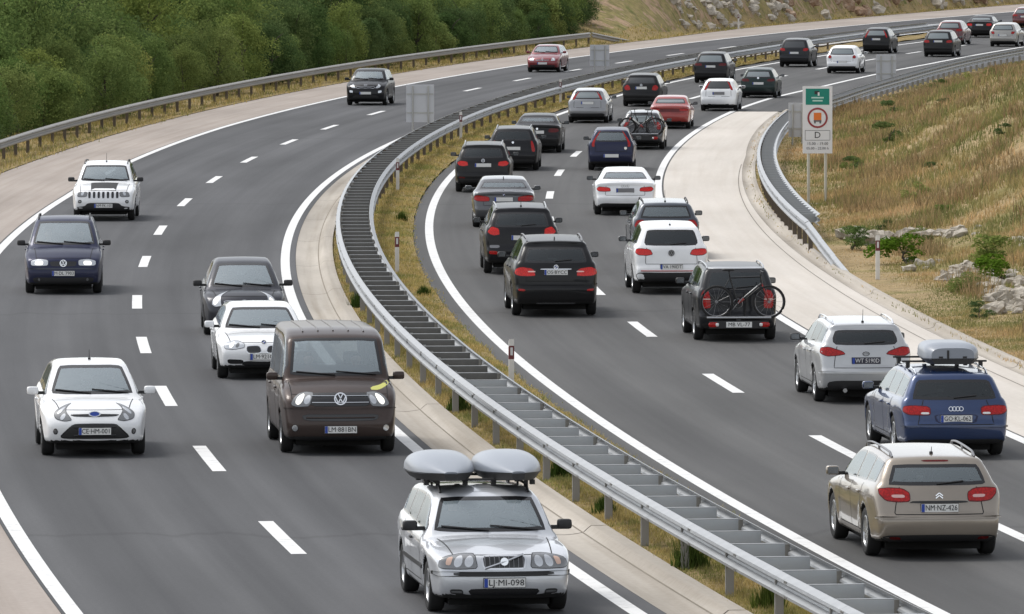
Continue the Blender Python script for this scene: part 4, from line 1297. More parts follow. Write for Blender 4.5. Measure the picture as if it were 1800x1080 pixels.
# --- 3 white small hatchback
c = Car('hatchback', 'hatch', 3.95, 1.72, 1.48, PAINT['white'], wb=2.489, fo=.80, R=.305, vox=V1, nose=.50, pf=.15, cf=.20, hood0=(.05, .52), cowl=(.24, .615), wst=(.475, .965), k=.085, belt0=.90, belt1=1.0)
common(c, [2.42], [1.28, 2.40], spokes=7)
c.lamps('headlight', [(.38, .60), (.52, .575), (.74, .61), (.90, .70), (.96, .83), (.84, .86), (.66, .775), (.46, .665)], 'front', [GLOSSBLK, REFLD], [('lamp', c.disc(.60, .65, .055), REFL, .004), ('lamp', c.disc(.76, .74, .06), REFL, .004)], border=.010)
c.sym('grille', [(0, .65), (.34, .655), (.42, .69), (0, .70)], 'fx', [GLOSSBLK, GLOSSBLK], border=.012)
c.emblem('oval', 0, .685, 'fx', .042, .02)
g = c.sym('lower_grille', [(0, .30), (.50, .30), (.58, .335), (.37, .535), (.30, .55), (0, .555)], 'fx', [GLOSSBLK, PLASTIC], border=.02)
c.bars('grille_bar', (.36, .49), .34, 'fx', GLOSSBLK, .012, .012, g)
c.lamps('fog_light', c.disc(.70, .42, .055), 'front', [GLOSSBLK, REFLD], border=.02)
c.lamps('tail_light', [(.62, .85), (.82, .82), (.84, 1.12), (.72, 1.12)], 'rear', RED)
c.plate('CE·HM-001', 0, .425, 'fx'); c.plate('CE·HM-001', 0, .72, 'rx')
bonnet_gap(c, .55, .66, 0); c.antenna(c.wst[0] + .25, .16, -.03)
r_ = place(c, 163, 799, True, 'small white hatchback in the left lane level with the brown van')
occupant(c, r_, 1, 0, 0, 'person in a dark shirt at the wheel of the small white hatchback')

# --- 4 white compact with twin grilles
c = Car('hatchback', 'hatch', 4.32, 1.765, 1.375, PAINT['white'], wb=2.69, fo=.78, R=.31, vox=V1, nose=.50, pf=.12, cf=.16, hood0=(.025, .52), cowl=(.285, .625), wst=(.46, .96), belt0=.87, belt1=.96)
common(c, [2.62, 3.35], [1.55, 2.60, 3.35], spokes=5)
c.lamps('headlight', [(.38, .605), (.62, .565), (.88, .58), (.98, .69), (.86, .735), (.60, .73), (.40, .69)], 'front', [GLOSSBLK, REFL], [('lamp', c.disc(.72, .655, .06), LIT, .005), ('lamp', c.disc(.565, .65, .05), REFLD, .004)], border=.01)
for sg in (1, -1):
    k = c.patch('kidney_grille', [(sg * .03, .50), (sg * .30, .49), (sg * .345, .56), (sg * .33, .645), (sg * .07, .655)], 'fx', [CHROME, GLOSSBLK], .012, .012, .014)
c.emblem('quad', 0, .70, 'fx', .042, .012)
c.lamps('side_intake', [(.40, .30), (.76, .30), (.78, .395), (.40, .385)], 'front', [GLOSSBLK, GLOSSBLK], border=.01)
c.sym('lower_intake', [(0, .26), (.42, .27), (.40, .36), (0, .35)], 'fx', GLOSSBLK)
c.plate('LM·921CU', 0, .44, 'fx'); bonnet_gap(c, .62, .70, 0)
c.lamps('tail_light', [(.55, .78), (.88, .78), (1.0, .9), (.55, .92)], 'rear', RED)
r_ = place(c, 461, 664, True, 'white compact car with twin black grilles, half hidden by the brown van')
occupant(c, r_, 1, 3, 0, 'person in a blue shirt at the wheel of the white compact car')

# --- 5 dark grey tall hatchback
c = Car('hatchback', 'hatch', 3.95, 1.72, 1.56, PAINT['dkgrey'], wb=2.45, fo=.78, R=.315, vox=V1, nose=.52, hood0=(.05, .535), cowl=(.215, .60), belt0=.95, belt1=1.03, wst=(.44, .955), tum=.64, pf=.16)
common(c, [2.3, 3.1], [1.2, 2.28, 3.05], mir=PLASTIC, spokes=7)
c.lamps('headlight', [(.50, .62), (.70, .60), (.86, .66), (.90, .90), (.80, .93), (.62, .78)], 'front', [GLOSSBLK, REFL], [('lamp', c.disc(.73, .72, .075), LIT, .006)], border=.01)
c.sym('grille', [(0, .64), (.40, .65), (.44, .74), (0, .745)], 'fx', [CHROME, GLOSSBLK], border=.014)
c.emblem('ellipse', 0, .70, 'fx', .06, .02)
c.sym('lower_grille', [(0, .30), (.55, .31), (.48, .46), (0, .47)], 'fx', PLASTIC)
c.plate('ZG·2148', 0, .52, 'fx'); bonnet_gap(c, .58, .66, 0)
c.lamps('tail_light', [(.66, .85), (.86, .85), (.86, 1.2), (.74, 1.2)], 'rear', RED)
r_ = place(c, 428, 588, True, 'dark grey tall hatchback with lit headlights behind the white compact')
occupant(c, r_, 1, 1, 0, 'person in a pale shirt at the wheel of the dark grey hatchback'); occupant(c, r_, -1, 0, 1, 'person in a dark shirt in the passenger seat of the dark grey hatchback')

# --- 6 navy people carrier
c = Car('people_carrier', 'mpv', 4.63, 1.81, 1.73, PAINT['navy'], wb=2.835, fo=.88, R=.315, vox=V2, nose=.5, pf=.10, cf=.16, hood0=(.03, .49), cowl=(.215, .61), wst=(.42, .96), tum=.70)
common(c, [2.55, 3.5], [1.3, 2.5, 3.5], mir=PLASTIC, spokes=7)
c.lamps('headlight', [(.36, .665), (.60, .65), (.88, .66), (.96, .78), (.70, .82), (.38, .80)], 'front', [GLOSSBLK, REFL], [('lamp', [(.50, .675), (.76, .672), (.78, .77), (.52, .775)], LIT, .006)], border=.008)
c.sym('grille', [(0, .64), (.30, .645), (.33, .77), (0, .775)], 'fx', [PAINT['navy'], GLOSSBLK], border=.01)
c.emblem('vw', 0, .715, 'fx', .075, .02)
c.patch('bumper_strip', [(-1.3, .585), (1.3, .585), (1.3, .605), (-1.3, .605)], 'front', PAINT['bluegrey'], .02, .012, rnd=1, rings=2)
c.sym('lower_intake', [(0, .24), (.78, .27), (.78, .40), (0, .39)], 'front', PLASTIC)
c.lamps('fog_light', c.disc(.60, .345, .05), 'front', [GLOSSBLK, REFLD], border=.014)
c.plate('M·DL 7903', 0, .49, 'fx'); bonnet_gap(c, .62, .68, 0); c.roof_rails(PLASTIC, .60)
c.lamps('tail_light', [(.74, .8), (.9, .8), (.9, 1.2), (.78, 1.2)], 'rear', RED)
r_ = place(c, 112, 515, True, 'navy people carrier with roof rails and lit headlights')
occupant(c, r_, 1, 0, 0, 'person in a dark shirt at the wheel of the navy people carrier'); occupant(c, r_, -1, 1, 1, 'person in a pale shirt in the passenger seat of the navy people carrier')

# --- 7 white off-roader with a black bonnet stripe
c = Car('off_roader', 'suv', 4.45, 1.79, 1.66, PAINT['white'], wb=2.635, fo=.88, R=.345, vox=V2, nose=.55, pf=.09, cf=.12, gc=.26, hood0=(.03, .535), cowl=(.25, .635), wst=(.40, .95), belt0=1.04, belt1=1.10, tum=.69, flare=.03)
common(c, [2.45, 3.3], [1.4, 2.43, 3.25], mir=PLASTIC, spokes=5, sidemat=GLASSP)
c.lamps('headlight', [(.50, .68), (.86, .68), (.88, .83), (.50, .835)], 'front', [GLOSSBLK, REFLD], [('lamp', c.disc(.68, .78, .06), REFL, .004)], border=.01)
for k in range(7):
    y = (k - 3) * .132
    c.patch('grille_slot', [(y - .043, .645), (y + .043, .645), (y + .045, .84), (y - .045, .84)], 'fx', [CHROME, GLOSSBLK], .006, .012, .008, rnd=1, ds=.03, rings=2)
c.patch('bonnet_stripe', [(.13, -.36), (1.10, -.40), (1.10, .40), (.13, .36)], 'top', pmat('matt black stripe', (.012, .012, .013), .6), .003, .003, rnd=0, rings=3)
c.sym('lower_grille', [(0, .29), (.82, .30), (.86, .40), (.55, .43), (.46, .52), (0, .525)], 'front', PLASTIC, .008)
c.lamps('fog_light', c.disc(.72, .555, .055, asp=1.3), 'front', [PLASTIC, REFLD], border=.03)
c.plate('NM·FK-105', 0, .44, 'fx'); c.roof_rails(PLASTIC, .62); bonnet_gap(c, .66, .72, 0)
c.lamps('tail_light', [(.70, .9), (.88, .9), (.88, 1.15), (.74, 1.15)], 'rear', RED)
c.antenna(c.wst[0] + .3, .25, -.08)
r_ = place(c, 184, 387, True, 'white off-roader with seven grille slots and a black bonnet stripe')
occupant(c, r_, 1, 0, 0, 'person in a dark shirt at the wheel of the white off-roader')

# --- 8 black crossover
c = Car('crossover', 'suv', 4.44, 1.855, 1.645, PAINT['black2'], wb=2.64, fo=.90, R=.35, vox=V2, nose=.55, gc=.24, clad=.36)
common(c, [2.45, 3.3], [1.4, 2.43, 3.25], spokes=9, sidemat=GLASSP)
c.lamps('headlight', [(.46, .77), (.70, .78), (.90, .86), (.98, .97), (.84, .95), (.56, .86)], 'front', [GLOSSBLK, REFL], border=.008)
c.sym('grille', [(0, .77), (.20, .79), (.38, .755), (.44, .80), (.40, .87), (.16, .85), (0, .865)], 'fx', [CHROME, GLOSSBLK], border=.012)
c.emblem('ellipse', 0, .91, 'fx', .055)
c.lamps('fog_light', [(.60, .55), (.84, .57), (.88, .70), (.62, .68)], 'front', [GLOSSBLK, REFL], border=.015)
c.sym('lower_grille', [(0, .32), (.62, .34), (.54, .46), (0, .46)], 'fx', PLASTIC)
c.plate('', 0, .56, 'fx'); c.lamps('tail_light', [(.6, .95), (.9, .95), (1.05, 1.1), (.62, 1.1)], 'rear', RED)
place(c, 646, 185, True, 'black crossover coming round the bend near the median sign')

# --- 9 wine red hatchback
c = Car('hatchback', 'hatch', 4.45, 1.77, 1.45, PAINT['red'], wb=2.7, fo=.88, R=.315, vox=V2, nose=.5, cowl=(.27, .665), hood0=(.03, .52))
common(c, [2.55, 3.4], [1.5, 2.5, 3.4], spokes=7)
c.lamps('headlight', [(.46, .60), (.80, .60), (.90, .72), (.84, .80), (.60, .74)], 'front', [GLOSSBLK, REFL], [('lamp', c.disc(.72, .68, .06), ICEW, .004)], border=.008)
c.sym('grille', [(0, .61), (.36, .63), (.38, .67), (0, .675)], 'fx', [CHROME, GLOSSBLK], border=.01)
c.emblem('diamond', 0, .69, 'fx', .06, .02)
c.sym('lower_grille', [(0, .26), (.70, .28), (.66, .40), (0, .40)], 'fx', PLASTIC)
c.plate('', 0, .48, 'fx'); c.lamps('tail_light', [(.6, .8), (.88, .8), (.95, 1.0), (.66, 1.0)], 'rear', RED)
place(c, 957, 127, True, 'wine red hatchback, farthest of the cars driving towards the camera')

# --- 10 champagne estate
c = Car('estate_car', 'wagon', 4.83, 1.86, 1.48, PAINT['beige'], wb=2.815, fo=1.02, R=.335, vox=V1, pr=.09, cr=.15, rend=(.90, .945), rgb=(.968, .66), tail=(.99, .5), cowl=(.27, .66), rbump=.60, belt0=.93, belt1=1.02)
common(c, [2.75, 3.62], [1.75, 2.72, 3.58], spokes=10, rearglass=GLASS, sidemat=GLASS, riny=.10, rz=(1.02, 1.305), mir=PAINT['beige'])
c.lamps('tail_light', [(.44, .80), (.66, .79), (.93, .81), (1.10, .90), (1.17, .985), (.93, 1.0), (.62, .99), (.46, .93)], 'rear', RED, [('reverse_lamp', [(.54, .855), (.80, .855), (.84, .90), (.56, .90)], pmat('pink lens', (.62, .38, .36), .2, coat=1), .004)])
k = c.sym('plate_recess', [(0, .665), (.52, .665), (.40, .80), (0, .805)], 'rx', PAINT['beige'], .004, sink=-.02)
c.patch('garnish', [(-.42, .785), (.42, .785), (.40, .815), (-.40, .815)], 'rx', PLASTIC, .014, .01, rnd=1, rings=2)
c.plate('NM·NZ-426', 0, .72, 'rx', off=.014); c.emblem('chevrons', 0, .885, 'rx', .05)
c.patch('bumper_lip', [(-1.1, .565), (1.1, .565), (1.1, .60), (-1.1, .60)], 'rear', PAINT['beige'], .03, .012, rnd=1, rings=2)
c.sym('lower_bumper', [(0, .215), (.90, .23), (.96, .34), (0, .355)], 'rear', PLASTIC, .008)
c.lamps('reflector', [(.60, .285), (.80, .29), (.80, .325), (.60, .32)], 'rear', REDD, off=.014)
c.gaps([('rear', [(-.70, 1.0), (-.70, .63), (.70, .63), (.70, 1.0)], .013)])
c.roof_rails(ALLOYD, .60); c.antenna(c.rend[0] - .3, .10, -.05); c.wipers(True)
c.patch('high_brake_light', [(-.2, 1.335), (.2, 1.335), (.2, 1.36), (-.2, 1.36)], 'rx', REDD, .004, .006, rnd=1, rings=2)
c.plate('', 0, .45, 'fx')
place(c, 1632, 975, False, 'champagne beige estate car, nearest of the cars driving away')

# --- 11 blue estate with a roof box
c = Car('estate_car', 'wagon', 4.93, 1.855, 1.46, PAINT['blue'], wb=2.84, fo=.98, R=.335, vox=V1, pr=.085, cr=.14, rend=(.905, .945), rgb=(.965, .64), rbump=.60)
common(c, [2.8, 3.68], [1.75, 2.78, 3.62], spokes=7, riny=.09, rz=(.965, 1.29))
c.lamps('tail_light', [(.44, .72), (.70, .715), (.93, .72), (1.12, .77), (1.14, .87), (.93, .885), (.48, .87)], 'rear', RED, [('reverse_lamp', [(.48, .735), (.66, .735), (.66, .77), (.48, .77)], ICEW, .004)])
c.sym('plate_recess', [(0, .59), (.33, .59), (.38, .735), (0, .74)], 'rx', PAINT['navy'], .004, sink=-.015)
c.plate('GO·KL-062', 0, .665, 'rx', off=.012); c.emblem('rings', 0, .82, 'rx', .042)
c.patch('bumper_lip', [(-1.2, .52), (1.2, .52), (1.2, .55), (-1.2, .55)], 'rear', PAINT['blue'], .028, .012, rnd=1, rings=2)
c.sym('lower_bumper', [(0, .215), (.86, .23), (.90, .33), (0, .33)], 'rear', PLASTIC, .008)
c.gaps([('rear', [(-.68, .96), (-.68, .57), (.68, .57), (.68, .96)], .013)])
c.roof_rails(CHROME, .61); c.wipers(True)
for xs in (2.55, 3.55):
    mb = MB()
    p, n = c.pts([(xs, .6), (xs, 0)], 'top'); zt = p[1][2] + .10
    mb.box((p[0][0], 0, zt), (.045, 1.42, .03))
    for sg in (1, -1): mb.box((p[0][0], sg * .61, zt - .06), (.09, .06, .10))
    c.mesh_part('roof_bar', mb, PLASTIC)
c.plate('', 0, .45, 'fx')
audi = place(c, 1664, 800, False, 'dark blue estate car carrying one grey roof box'); AUDI = c

# --- 12 silver estate
c = Car('estate_car', 'wagon', 4.50, 1.78, 1.525, PAINT['silver2'], wb=2.65, fo=.90, R=.325, vox=V1, pr=.09, cr=.15, rend=(.91, .95), rgb=(.97, .68), rbump=.64, spoiler=.05, belt1=1.07)
common(c, [2.5, 3.38], [1.5, 2.48, 3.34], mir=PLASTIC, spokes=8, sidemat=GLASSP, riny=.12, rz=(1.07, 1.345), rshape=[.86, .97, 1, 1, 1, .98])
c.lamps('tail_light', [(.40, .905), (.60, .875), (.89, .86), (1.13, .93), (1.14, 1.03), (.89, 1.05), (.50, .975)], 'rear', RED)
k = c.sym('plate_recess', [(0, .70), (.46, .70), (.50, .86), (0, .865)], 'rx', PAINT['silver2'], .004, sink=-.012)
WT = pmat('black plate', (.03, .03, .05), .4); WTI = pmat('white plate lettering', (.7, .7, .7), .5)
c.plate('WT 5190D', 0, .79, 'rx', off=.012, white=WT, ink=WTI); c.emblem('ellipse', 0, .915, 'rx', .05, mat=GLOSSBLK)
c.patch('bumper_lip', [(-1.15, .55), (1.15, .55), (1.15, .60), (-1.15, .60)], 'rear', PAINT['silver2'], .03, .012, rnd=1, rings=2)
c.sym('lower_bumper', [(0, .215), (.86, .23), (.80, .40), (.58, .43), (0, .43)], 'rear', PLASTIC, .008)
mb = MB(); mb.tube([(-c.L / 2 + .1, .40, .25), (-c.L / 2 - .01, .40, .25)], .04, 10); c.mesh_part('exhaust_pipe', mb, CHROME)
c.gaps([('rear', [(-.66, 1.05), (-.66, .66), (.66, .66), (.66, 1.05)], .012)])
c.roof_rails(CHROME, .58); c.antenna(c.rend[0] - .2, .24, -.06); c.wipers(True); c.plate('', 0, .45, 'fx')
place(c, 1512, 705, False, 'silver estate car with dark rear window ahead of the blue estate')

# --- 13 charcoal car with bicycle carrier
c = Car('people_carrier', 'suv', 4.35, 1.77, 1.61, PAINT['charcoal'], wb=2.62, fo=.85, R=.325, vox=V1, gc=.22, pr=.08, rend=(.905, .95), rgb=(.985, .66), rbump=.58, tum=.70)
common(c, [2.45, 3.3], [1.45, 2.43, 3.25], mir=PLASTIC, spokes=6, sidemat=GLASSP, riny=.10, rz=(1.08, 1.49))
c.lamps('tail_light', [(.60, .70), (.80, .68), (.90, .72), (.93, .95), (.88, 1.08), (.72, 1.10), (.63, .95)], 'rear', RED, [('reflector_band', [(.62, .875), (.90, .875), (.90, .905), (.63, .905)], pmat('pale lens', (.62, .4, .36), .2, coat=1), .004)])
c.sym('lower_bumper', [(0, .23), (.84, .24), (.86, .40), (0, .40)], 'rear', PLASTIC, .008)
c.roof_rails(ALLOY, .62); c.plate('', 0, .45, 'fx'); c.wipers(True)
c.patch('roof_trim', [(-.60, 1.515), (.60, 1.515), (.58, 1.545), (-.58, 1.545)], 'rx', ALLOY, .006, .006, rnd=1, rings=2)
bikecar = place(c, 1290, 597, False, 'charcoal car with a bicycle on its rear carrier beside the bay'); BIKECAR = c

# --- 14 white crossover
c = Car('crossover', 'suv', 4.43, 1.81, 1.68, PAINT['white'], wb=2.60, fo=.87, R=.345, vox=V2, gc=.25, pr=.085, rend=(.90, .945), rgb=(.98, .665), rbump=.66)
common(c, [2.45, 3.3], [1.45, 2.43, 3.25], spokes=5, sidemat=GLASSP, riny=.11, rz=(1.15, 1.52), rshape=[.92, 1, 1, 1, 1, 1], mir=GLOSSBLK)
c.lamps('tail_light', [(.46, .945), (.64, .91), (.905, .92), (1.08, .98), (1.06, 1.08), (.905, 1.095), (.56, 1.075)], 'rear', REDL)
c.plate('VA 190DT', 0, .655, 'rx', off=.012); c.emblem('vw', 0, .98, 'rx', .07, mat=ALLOYD)
c.sym('lower_bumper', [(0, .27), (.88, .28), (1.05, .46), (.80, .53), (0, .52)], 'rear', PLASTIC, .010)
mb = MB(); c.rod(mb, [(-.78, .56), (.78, .56)], 'rear', .012, .004); c.mesh_part('reflector', mb, RED)
mb = MB(); superbox(mb, (-c.L / 2 - .01, -.55, .36), (.1, .20, .07), .5); c.mesh_part('exhaust_pipe', mb, CHROME)
c.gaps([('rear', [(-.68, 1.1), (-.68, .72), (.68, .72), (.68, 1.1)], .012)]); c.wipers(True); c.antenna(c.rend[0] - .25, .1)
place(c, 1176, 515, False, 'white crossover with red tail lights, just ahead of the bicycle carrier')

# --- 15 blue grey estate
c = Car('estate_car', 'wagon', 4.7, 1.80, 1.52, PAINT['bluegrey'], wb=2.75, fo=.9, R=.325, vox=V2, rend=(.91, .95), rgb=(.97, .67))
common(c, [2.6, 3.5], [1.6, 2.58, 3.45], spokes=7, rearglass=GLASS, mir=PLASTIC)
c.lamps('tail_light', [(.62, .80), (.90, .79), (1.05, .85), (1.0, 1.02), (.70, 1.02)], 'rear', RED)
c.roof_rails(PLASTIC, .60); c.plate('', 0, .75, 'rx'); c.antenna(c.rend[0] - .3, .3, .1)
place(c, 1168, 453, False, 'blue grey estate car with roof rails, mostly hidden by the white crossover')

# --- 16 black off-roader
c = Car('off_roader', 'suv', 4.85, 1.93, 1.77, PAINT['black'], wb=2.93, fo=.87, R=.37, vox=V1, gc=.24, pr=.08, cr=.12, rend=(.895, .95), rgb=(.978, .665), rbump=.68, spoiler=.07, tum=.655)
common(c, [2.65, 3.6], [1.6, 2.62, 3.55], spokes=5, sidemat=GLASSP, riny=.11, rz=(1.20, 1.545), mir=PAINT['black'])
c.lamps('tail_light', [(.47, .915), (.70, .90), (.965, .91), (1.17, .96), (1.15, 1.07), (.965, 1.13), (.55, 1.09)], 'rear', REDL, [('reverse_lamp', [(.49, 1.0), (.72, 1.0), (.72, 1.03), (.50, 1.035)], pmat('lamp bar', (.8, .5, .45), .2, coat=1), .004)])
c.plate('OS·BYCC', 0, 1.0, 'rx', off=.012); c.emblem('quad', 0, 1.115, 'rx', .045)
c.patch('garnish', [(-.36, 1.06), (.36, 1.06), (.36, 1.08), (-.36, 1.08)], 'rx', CHROME, .012, .008, rnd=1, rings=2)
c.patch('bumper_lip', [(-1.2, .72), (1.2, .72), (1.2, .75), (-1.2, .75)], 'rear', PAINT['black'], .03, .012, rnd=1, rings=2)
c.lamps('reflector', [(.72, .58), (.92, .585), (.94, .64), (.74, .63)], 'rear', RED, off=.012)
c.patch('skid_plate', [(-.5, .30), (.5, .30), (.48, .32), (-.48, .32)], 'rear', CHROME, .012, .008, rnd=1, rings=2)
c.gaps([('rear', [(-.74, 1.1), (-.74, .80), (.74, .80), (.74, 1.1)], .012)])
c.roof_rails(ALLOYD, .64); c.antenna(c.rend[0] - .25, .1, fin=True); c.wipers(True)
place(c, 973, 554, False, 'big black off-roader with lit tail lights, leading the inner lane close up')

# --- 17 black SUV with low-set lamps
c = Car('off_roader', 'suv', 4.68, 1.89, 1.73, PAINT['black2'], wb=2.70, fo=.92, R=.36, vox=V2, gc=.25, rend=(.895, .95), rgb=(.978, .665), rbump=.66, spoiler=.05)
common(c, [2.6, 3.5], [1.55, 2.55, 3.45], spokes=5, sidemat=GLASSP, riny=.12, rz=(1.17, 1.54), mir=PAINT['black2'])
c.lamps('tail_light', [(.60, .99), (.80, .96), (.945, .99), (1.08, 1.05), (1.02, 1.18), (.945, 1.20), (.66, 1.15)], 'rear', REDL)
c.plate('', 0, .92, 'rx', off=.012)
c.lamps('bumper_trim', [(.60, .66), (.92, .66), (.94, .74), (.60, .74)], 'rear', ALLOYD)
c.lamps('reflector', [(.64, .50), (.90, .51), (.90, .60), (.64, .59)], 'rear', RED, off=.012)
c.roof_rails(ALLOY, .64); c.wipers(True); c.antenna(c.rend[0] - .3, .22, 0)
place(c, 915, 480, False, 'black off-roader with silver roof rails behind the big black off-roader')

# --- 18 grey saloon
c = Car('saloon_car', 'sedan', 4.62, 1.81, 1.43, PAINT['gunmetal'], wb=2.81, fo=.78, R=.32, vox=V2, pr=.09, rbump=.60)
common(c, [2.65], [1.6, 2.6, 3.35], spokes=5, rearglass=GLASS, riny=.11, rborder=.04)
c.lamps('tail_light', [(.42, .76), (.68, .75), (.905, .76), (1.12, .82), (1.06, .93), (.905, .945), (.46, .90)], 'rear', RED)
c.plate('', 0, .82, 'rx', off=.012); c.emblem('quad', 0, .955, 'rx', .045)
c.sym('lower_bumper', [(0, .22), (.80, .24), (.82, .33), (0, .33)], 'rear', PLASTIC, .008)
for y in (.42, .52):
    mb = MB(); mb.tube([(-c.L / 2 + .1, y, .27), (-c.L / 2 - .02, y, .27)], .035, 10); c.mesh_part('exhaust_pipe', mb, CHROME)
c.gaps([('rear', [(-.66, .95), (-.64, .64), (.64, .64), (.66, .95)], .012)]); c.antenna(c.rend[0] - .1, .08, fin=True)
place(c, 885, 399, False, 'grey saloon car with pale rear window in the inner lane')

# --- 19 white coupe saloon
c = Car('saloon_car', 'coupe', 4.65, 1.85, 1.385, PAINT['white'], wb=2.76, fo=.85, R=.325, vox=V2, pr=.09, rbump=.58)
common(c, [2.75], [1.6, 2.72], spokes=5, rearglass=GLASS, riny=.13, rborder=.04, mir=PLASTIC)
c.lamps('tail_light', [(.44, .715), (.70, .70), (.925, .71), (1.08, .78), (1.0, .85), (.925, .86), (.50, .835)], 'rear', REDL)
c.plate('', 0, .745, 'rx', off=.012, white=ALLOYD); c.emblem('rings', 0, .875, 'rx', .042)
c.sym('lower_bumper', [(0, .21), (.86, .23), (.90, .32), (.70, .37), (0, .36)], 'rear', PLASTIC, .010)
c.gaps([('rear', [(-.66, .88), (-.64, .60), (.64, .60), (.66, .88)], .012)])
place(c, 1098, 377, False, 'low white coupe alone in the outer lane beside the bay')

# --- smaller vehicles further round the bend
def far_rear(name, typ, dims, paint, px, py, label, tl, lmat=RED, plate_z=.8, vox=V3, extra=None, glassm=None, rails=None, low=.34, white=False, see=False, rz=(None, None), **kw):
    L, W, H = dims
    c = Car(name, typ, L, W, H, PAINT[paint], wb=L * .585, fo=L * .19, R=kw.pop('R', .32), vox=vox, **kw)
    n = [L * .56, L * .75] if typ != 'sedan' else [L * .57]
    common(c, n, [L * .34, L * .555, L * .74], see=see, spokes=6, rearglass=glassm, wiper=False, riny=.11, rz=rz, mir=PLASTIC if not white else None)
    c.lamps('tail_light', tl, 'rear', lmat)
    if plate_z: c.plate('', 0, plate_z, 'rx', off=.012)
    if low: c.sym('lower_bumper', [(0, c.gc + .02), (W * .46, c.gc + .04), (W * .47, low), (0, low)], 'rear', PLASTIC, .008)
    zt = (c.deck or c.rgb)[1]
    c.gaps([('rear', [(-W * .38, zt - .02), (-W * .37, .66), (W * .37, .66), (W * .38, zt - .02)], .014)])
    if rails: c.roof_rails(rails, W * .33)
    if extra: extra(c)
    return place(c, px, py, False, label), c
def tl_low(W, z0, z1, i=.45): return [(i, z0 + .01), (W / 2 - .1, z0), (W / 2 + .12, z0 + .05), (W / 2 + .08, z1), (i + .06, z1 - .01)]
def tl_tall(W, z0, z1, w=.16): return [(W / 2 - w - .08, z0), (W / 2 - .04, z0), (W / 2 + .02, z0 + .2), (W / 2 - .06, z1), (W / 2 - .16, z1)]

def ex20(c): c.lamps('reflector', [(.6, .45), (.85, .46), (.85, .52), (.6, .5)], 'rear', REDD, off=.012); c.emblem('star', 0, 1.02, 'rx', .05)
far_rear('crossover', 'suv', (4.6, 1.84, 1.60), 'black', 850, 337, 'black crossover with lit tail lights hugging the inner edge line', [(.50, .86), (.72, .83), (.92, .86), (1.05, .95), (.92, 1.03), (.56, 1.0)], REDL, .88, V2, ex20, None, ALLOY, .45, see=True, R=.35, gc=.24, spoiler=.06, rz=(1.1, 1.43))
def ex21(c): c.emblem('ring', 0, .98, 'rx', .04)
far_rear('estate_car', 'wagon', (4.75, 1.80, 1.53), 'black2', 903, 299, 'black estate car with tall red tail lights, half hidden in the inner lane', [(.74, .66), (.90, .65), (.93, .80), (.90, 1.05), (.80, 1.05), (.74, .9)], RED, .78, V2, ex21, None, ALLOY, .4, see=True)
def ex22(c): c.emblem('ring', 0, .90, 'rx', .04)
far_rear('saloon_car', 'sedan', (4.7, 1.80, 1.45), 'black', 946, 268, 'black saloon car with a white number plate in the inner lane', tl_low(1.8, .76, .93), REDD, .78, V2, ex22, GLASS, None, .36, see=True)
far_rear('hatchback', 'hatch', (3.87, 1.66, 1.49), 'navy', 1075, 299, 'navy hatchback with tall red lamps beside its rear window', [(.64, .82), (.80, .82), (.84, 1.0), (.76, 1.38), (.68, 1.38), (.70, 1.05)], RED, .52, V2, lambda c: c.emblem('ring', -.5, .78, 'rx', .05), GLASS, None, .32, see=True, rz=(1.0, 1.36), R=.30)
c24 = far_rear('hatchback', 'hatch', (4.1, 1.70, 1.47), 'gunmetal', 1130, 262, 'grey hatchback with two bicycles hung on its tailgate', [(.60, .75), (.82, .74), (.86, .9), (.82, 1.05), (.66, 1.03)], RED, .45, V3, None, GLASSG, None, .34)
def ex25(c):
    c.patch('tail_panel', [(-.62, .70), (.62, .70), (.62, .84), (-.62, .84)], 'rear', REDD, .006, .01, rnd=1, rings=2)
far_rear('saloon_car', 'sedan', (4.4, 1.69, 1.36), 'orange', 1179, 226, 'faded orange-red old saloon car with bare boot lid', [(.44, .72), (.84, .72), (.95, .78), (.84, .86), (.44, .85)], RED, None, V3, ex25, GLASSG, None, .30, tum=.70, deck=(.985, .70), rgb=(.86, .73), rend=(.74, .95))
far_rear('hatchback', 'hatch', (4.3, 1.74, 1.47), 'silver3', 1035, 216, 'silver hatchback with high corner lamps near the median barrier', [(.66, 1.0), (.80, .98), (.86, 1.1), (.78, 1.34), (.70, 1.34)], RED, .86, V3, None, GLASSG, None, .42, rz=(1.02, 1.36), spoiler=.04)
def ex27(c): c.emblem('star', 0, .98, 'rx', .05)
far_rear('estate_car', 'wagon', (4.8, 1.82, 1.52), 'black', 1130, 187, 'black estate car with a wide white number plate', [(.52, .76), (.78, .73), (.91, .78), (1.0, .9), (.86, 1.02), (.62, .95)], RED, .86, V3, ex27, None, None, .40, spoiler=.05)
far_rear('hatchback', 'hatch', (4.1, 1.71, 1.45), 'white', 1265, 195, 'white hatchback with red lamps up its rear pillars', [(.64, .95), (.80, .93), (.85, 1.1), (.78, 1.36), (.70, 1.36)], RED, None, V3, lambda c: c.plate('', 0, .80, 'rx', white=ALLOYD), GLASSO, None, .30, white=True, rz=(1.0, 1.34))
far_rear('crossover', 'suv', (4.55, 1.82, 1.6), 'black', 1252, 146, 'black crossover next to the red-tipped barrier post', tl_low(1.82, .88, 1.03), REDD, .86, V3, None, GLASSG, None, .45, R=.34, gc=.24)
far_rear('hatchback', 'hatch', (4.25, 1.74, 1.44), 'green', 1335, 172, 'bottle green hatchback at the start of the pale bay', tl_low(1.74, .78, .93), REDD, .70, V3, lambda c: c.emblem('ring', 0, .95, 'rx', .05), GLASSG, None, .36)
far_rear('crossover', 'suv', (4.3, 1.79, 1.61), 'charcoal', 1399, 118, 'dark grey crossover in the inner lane ahead of the white hatchback', [(.52, .9), (.76, .88), (.92, .93), (1.06, 1.02), (.9, 1.08), (.6, 1.05)], RED, .80, V3, None, None, None, .46, R=.34, gc=.24)
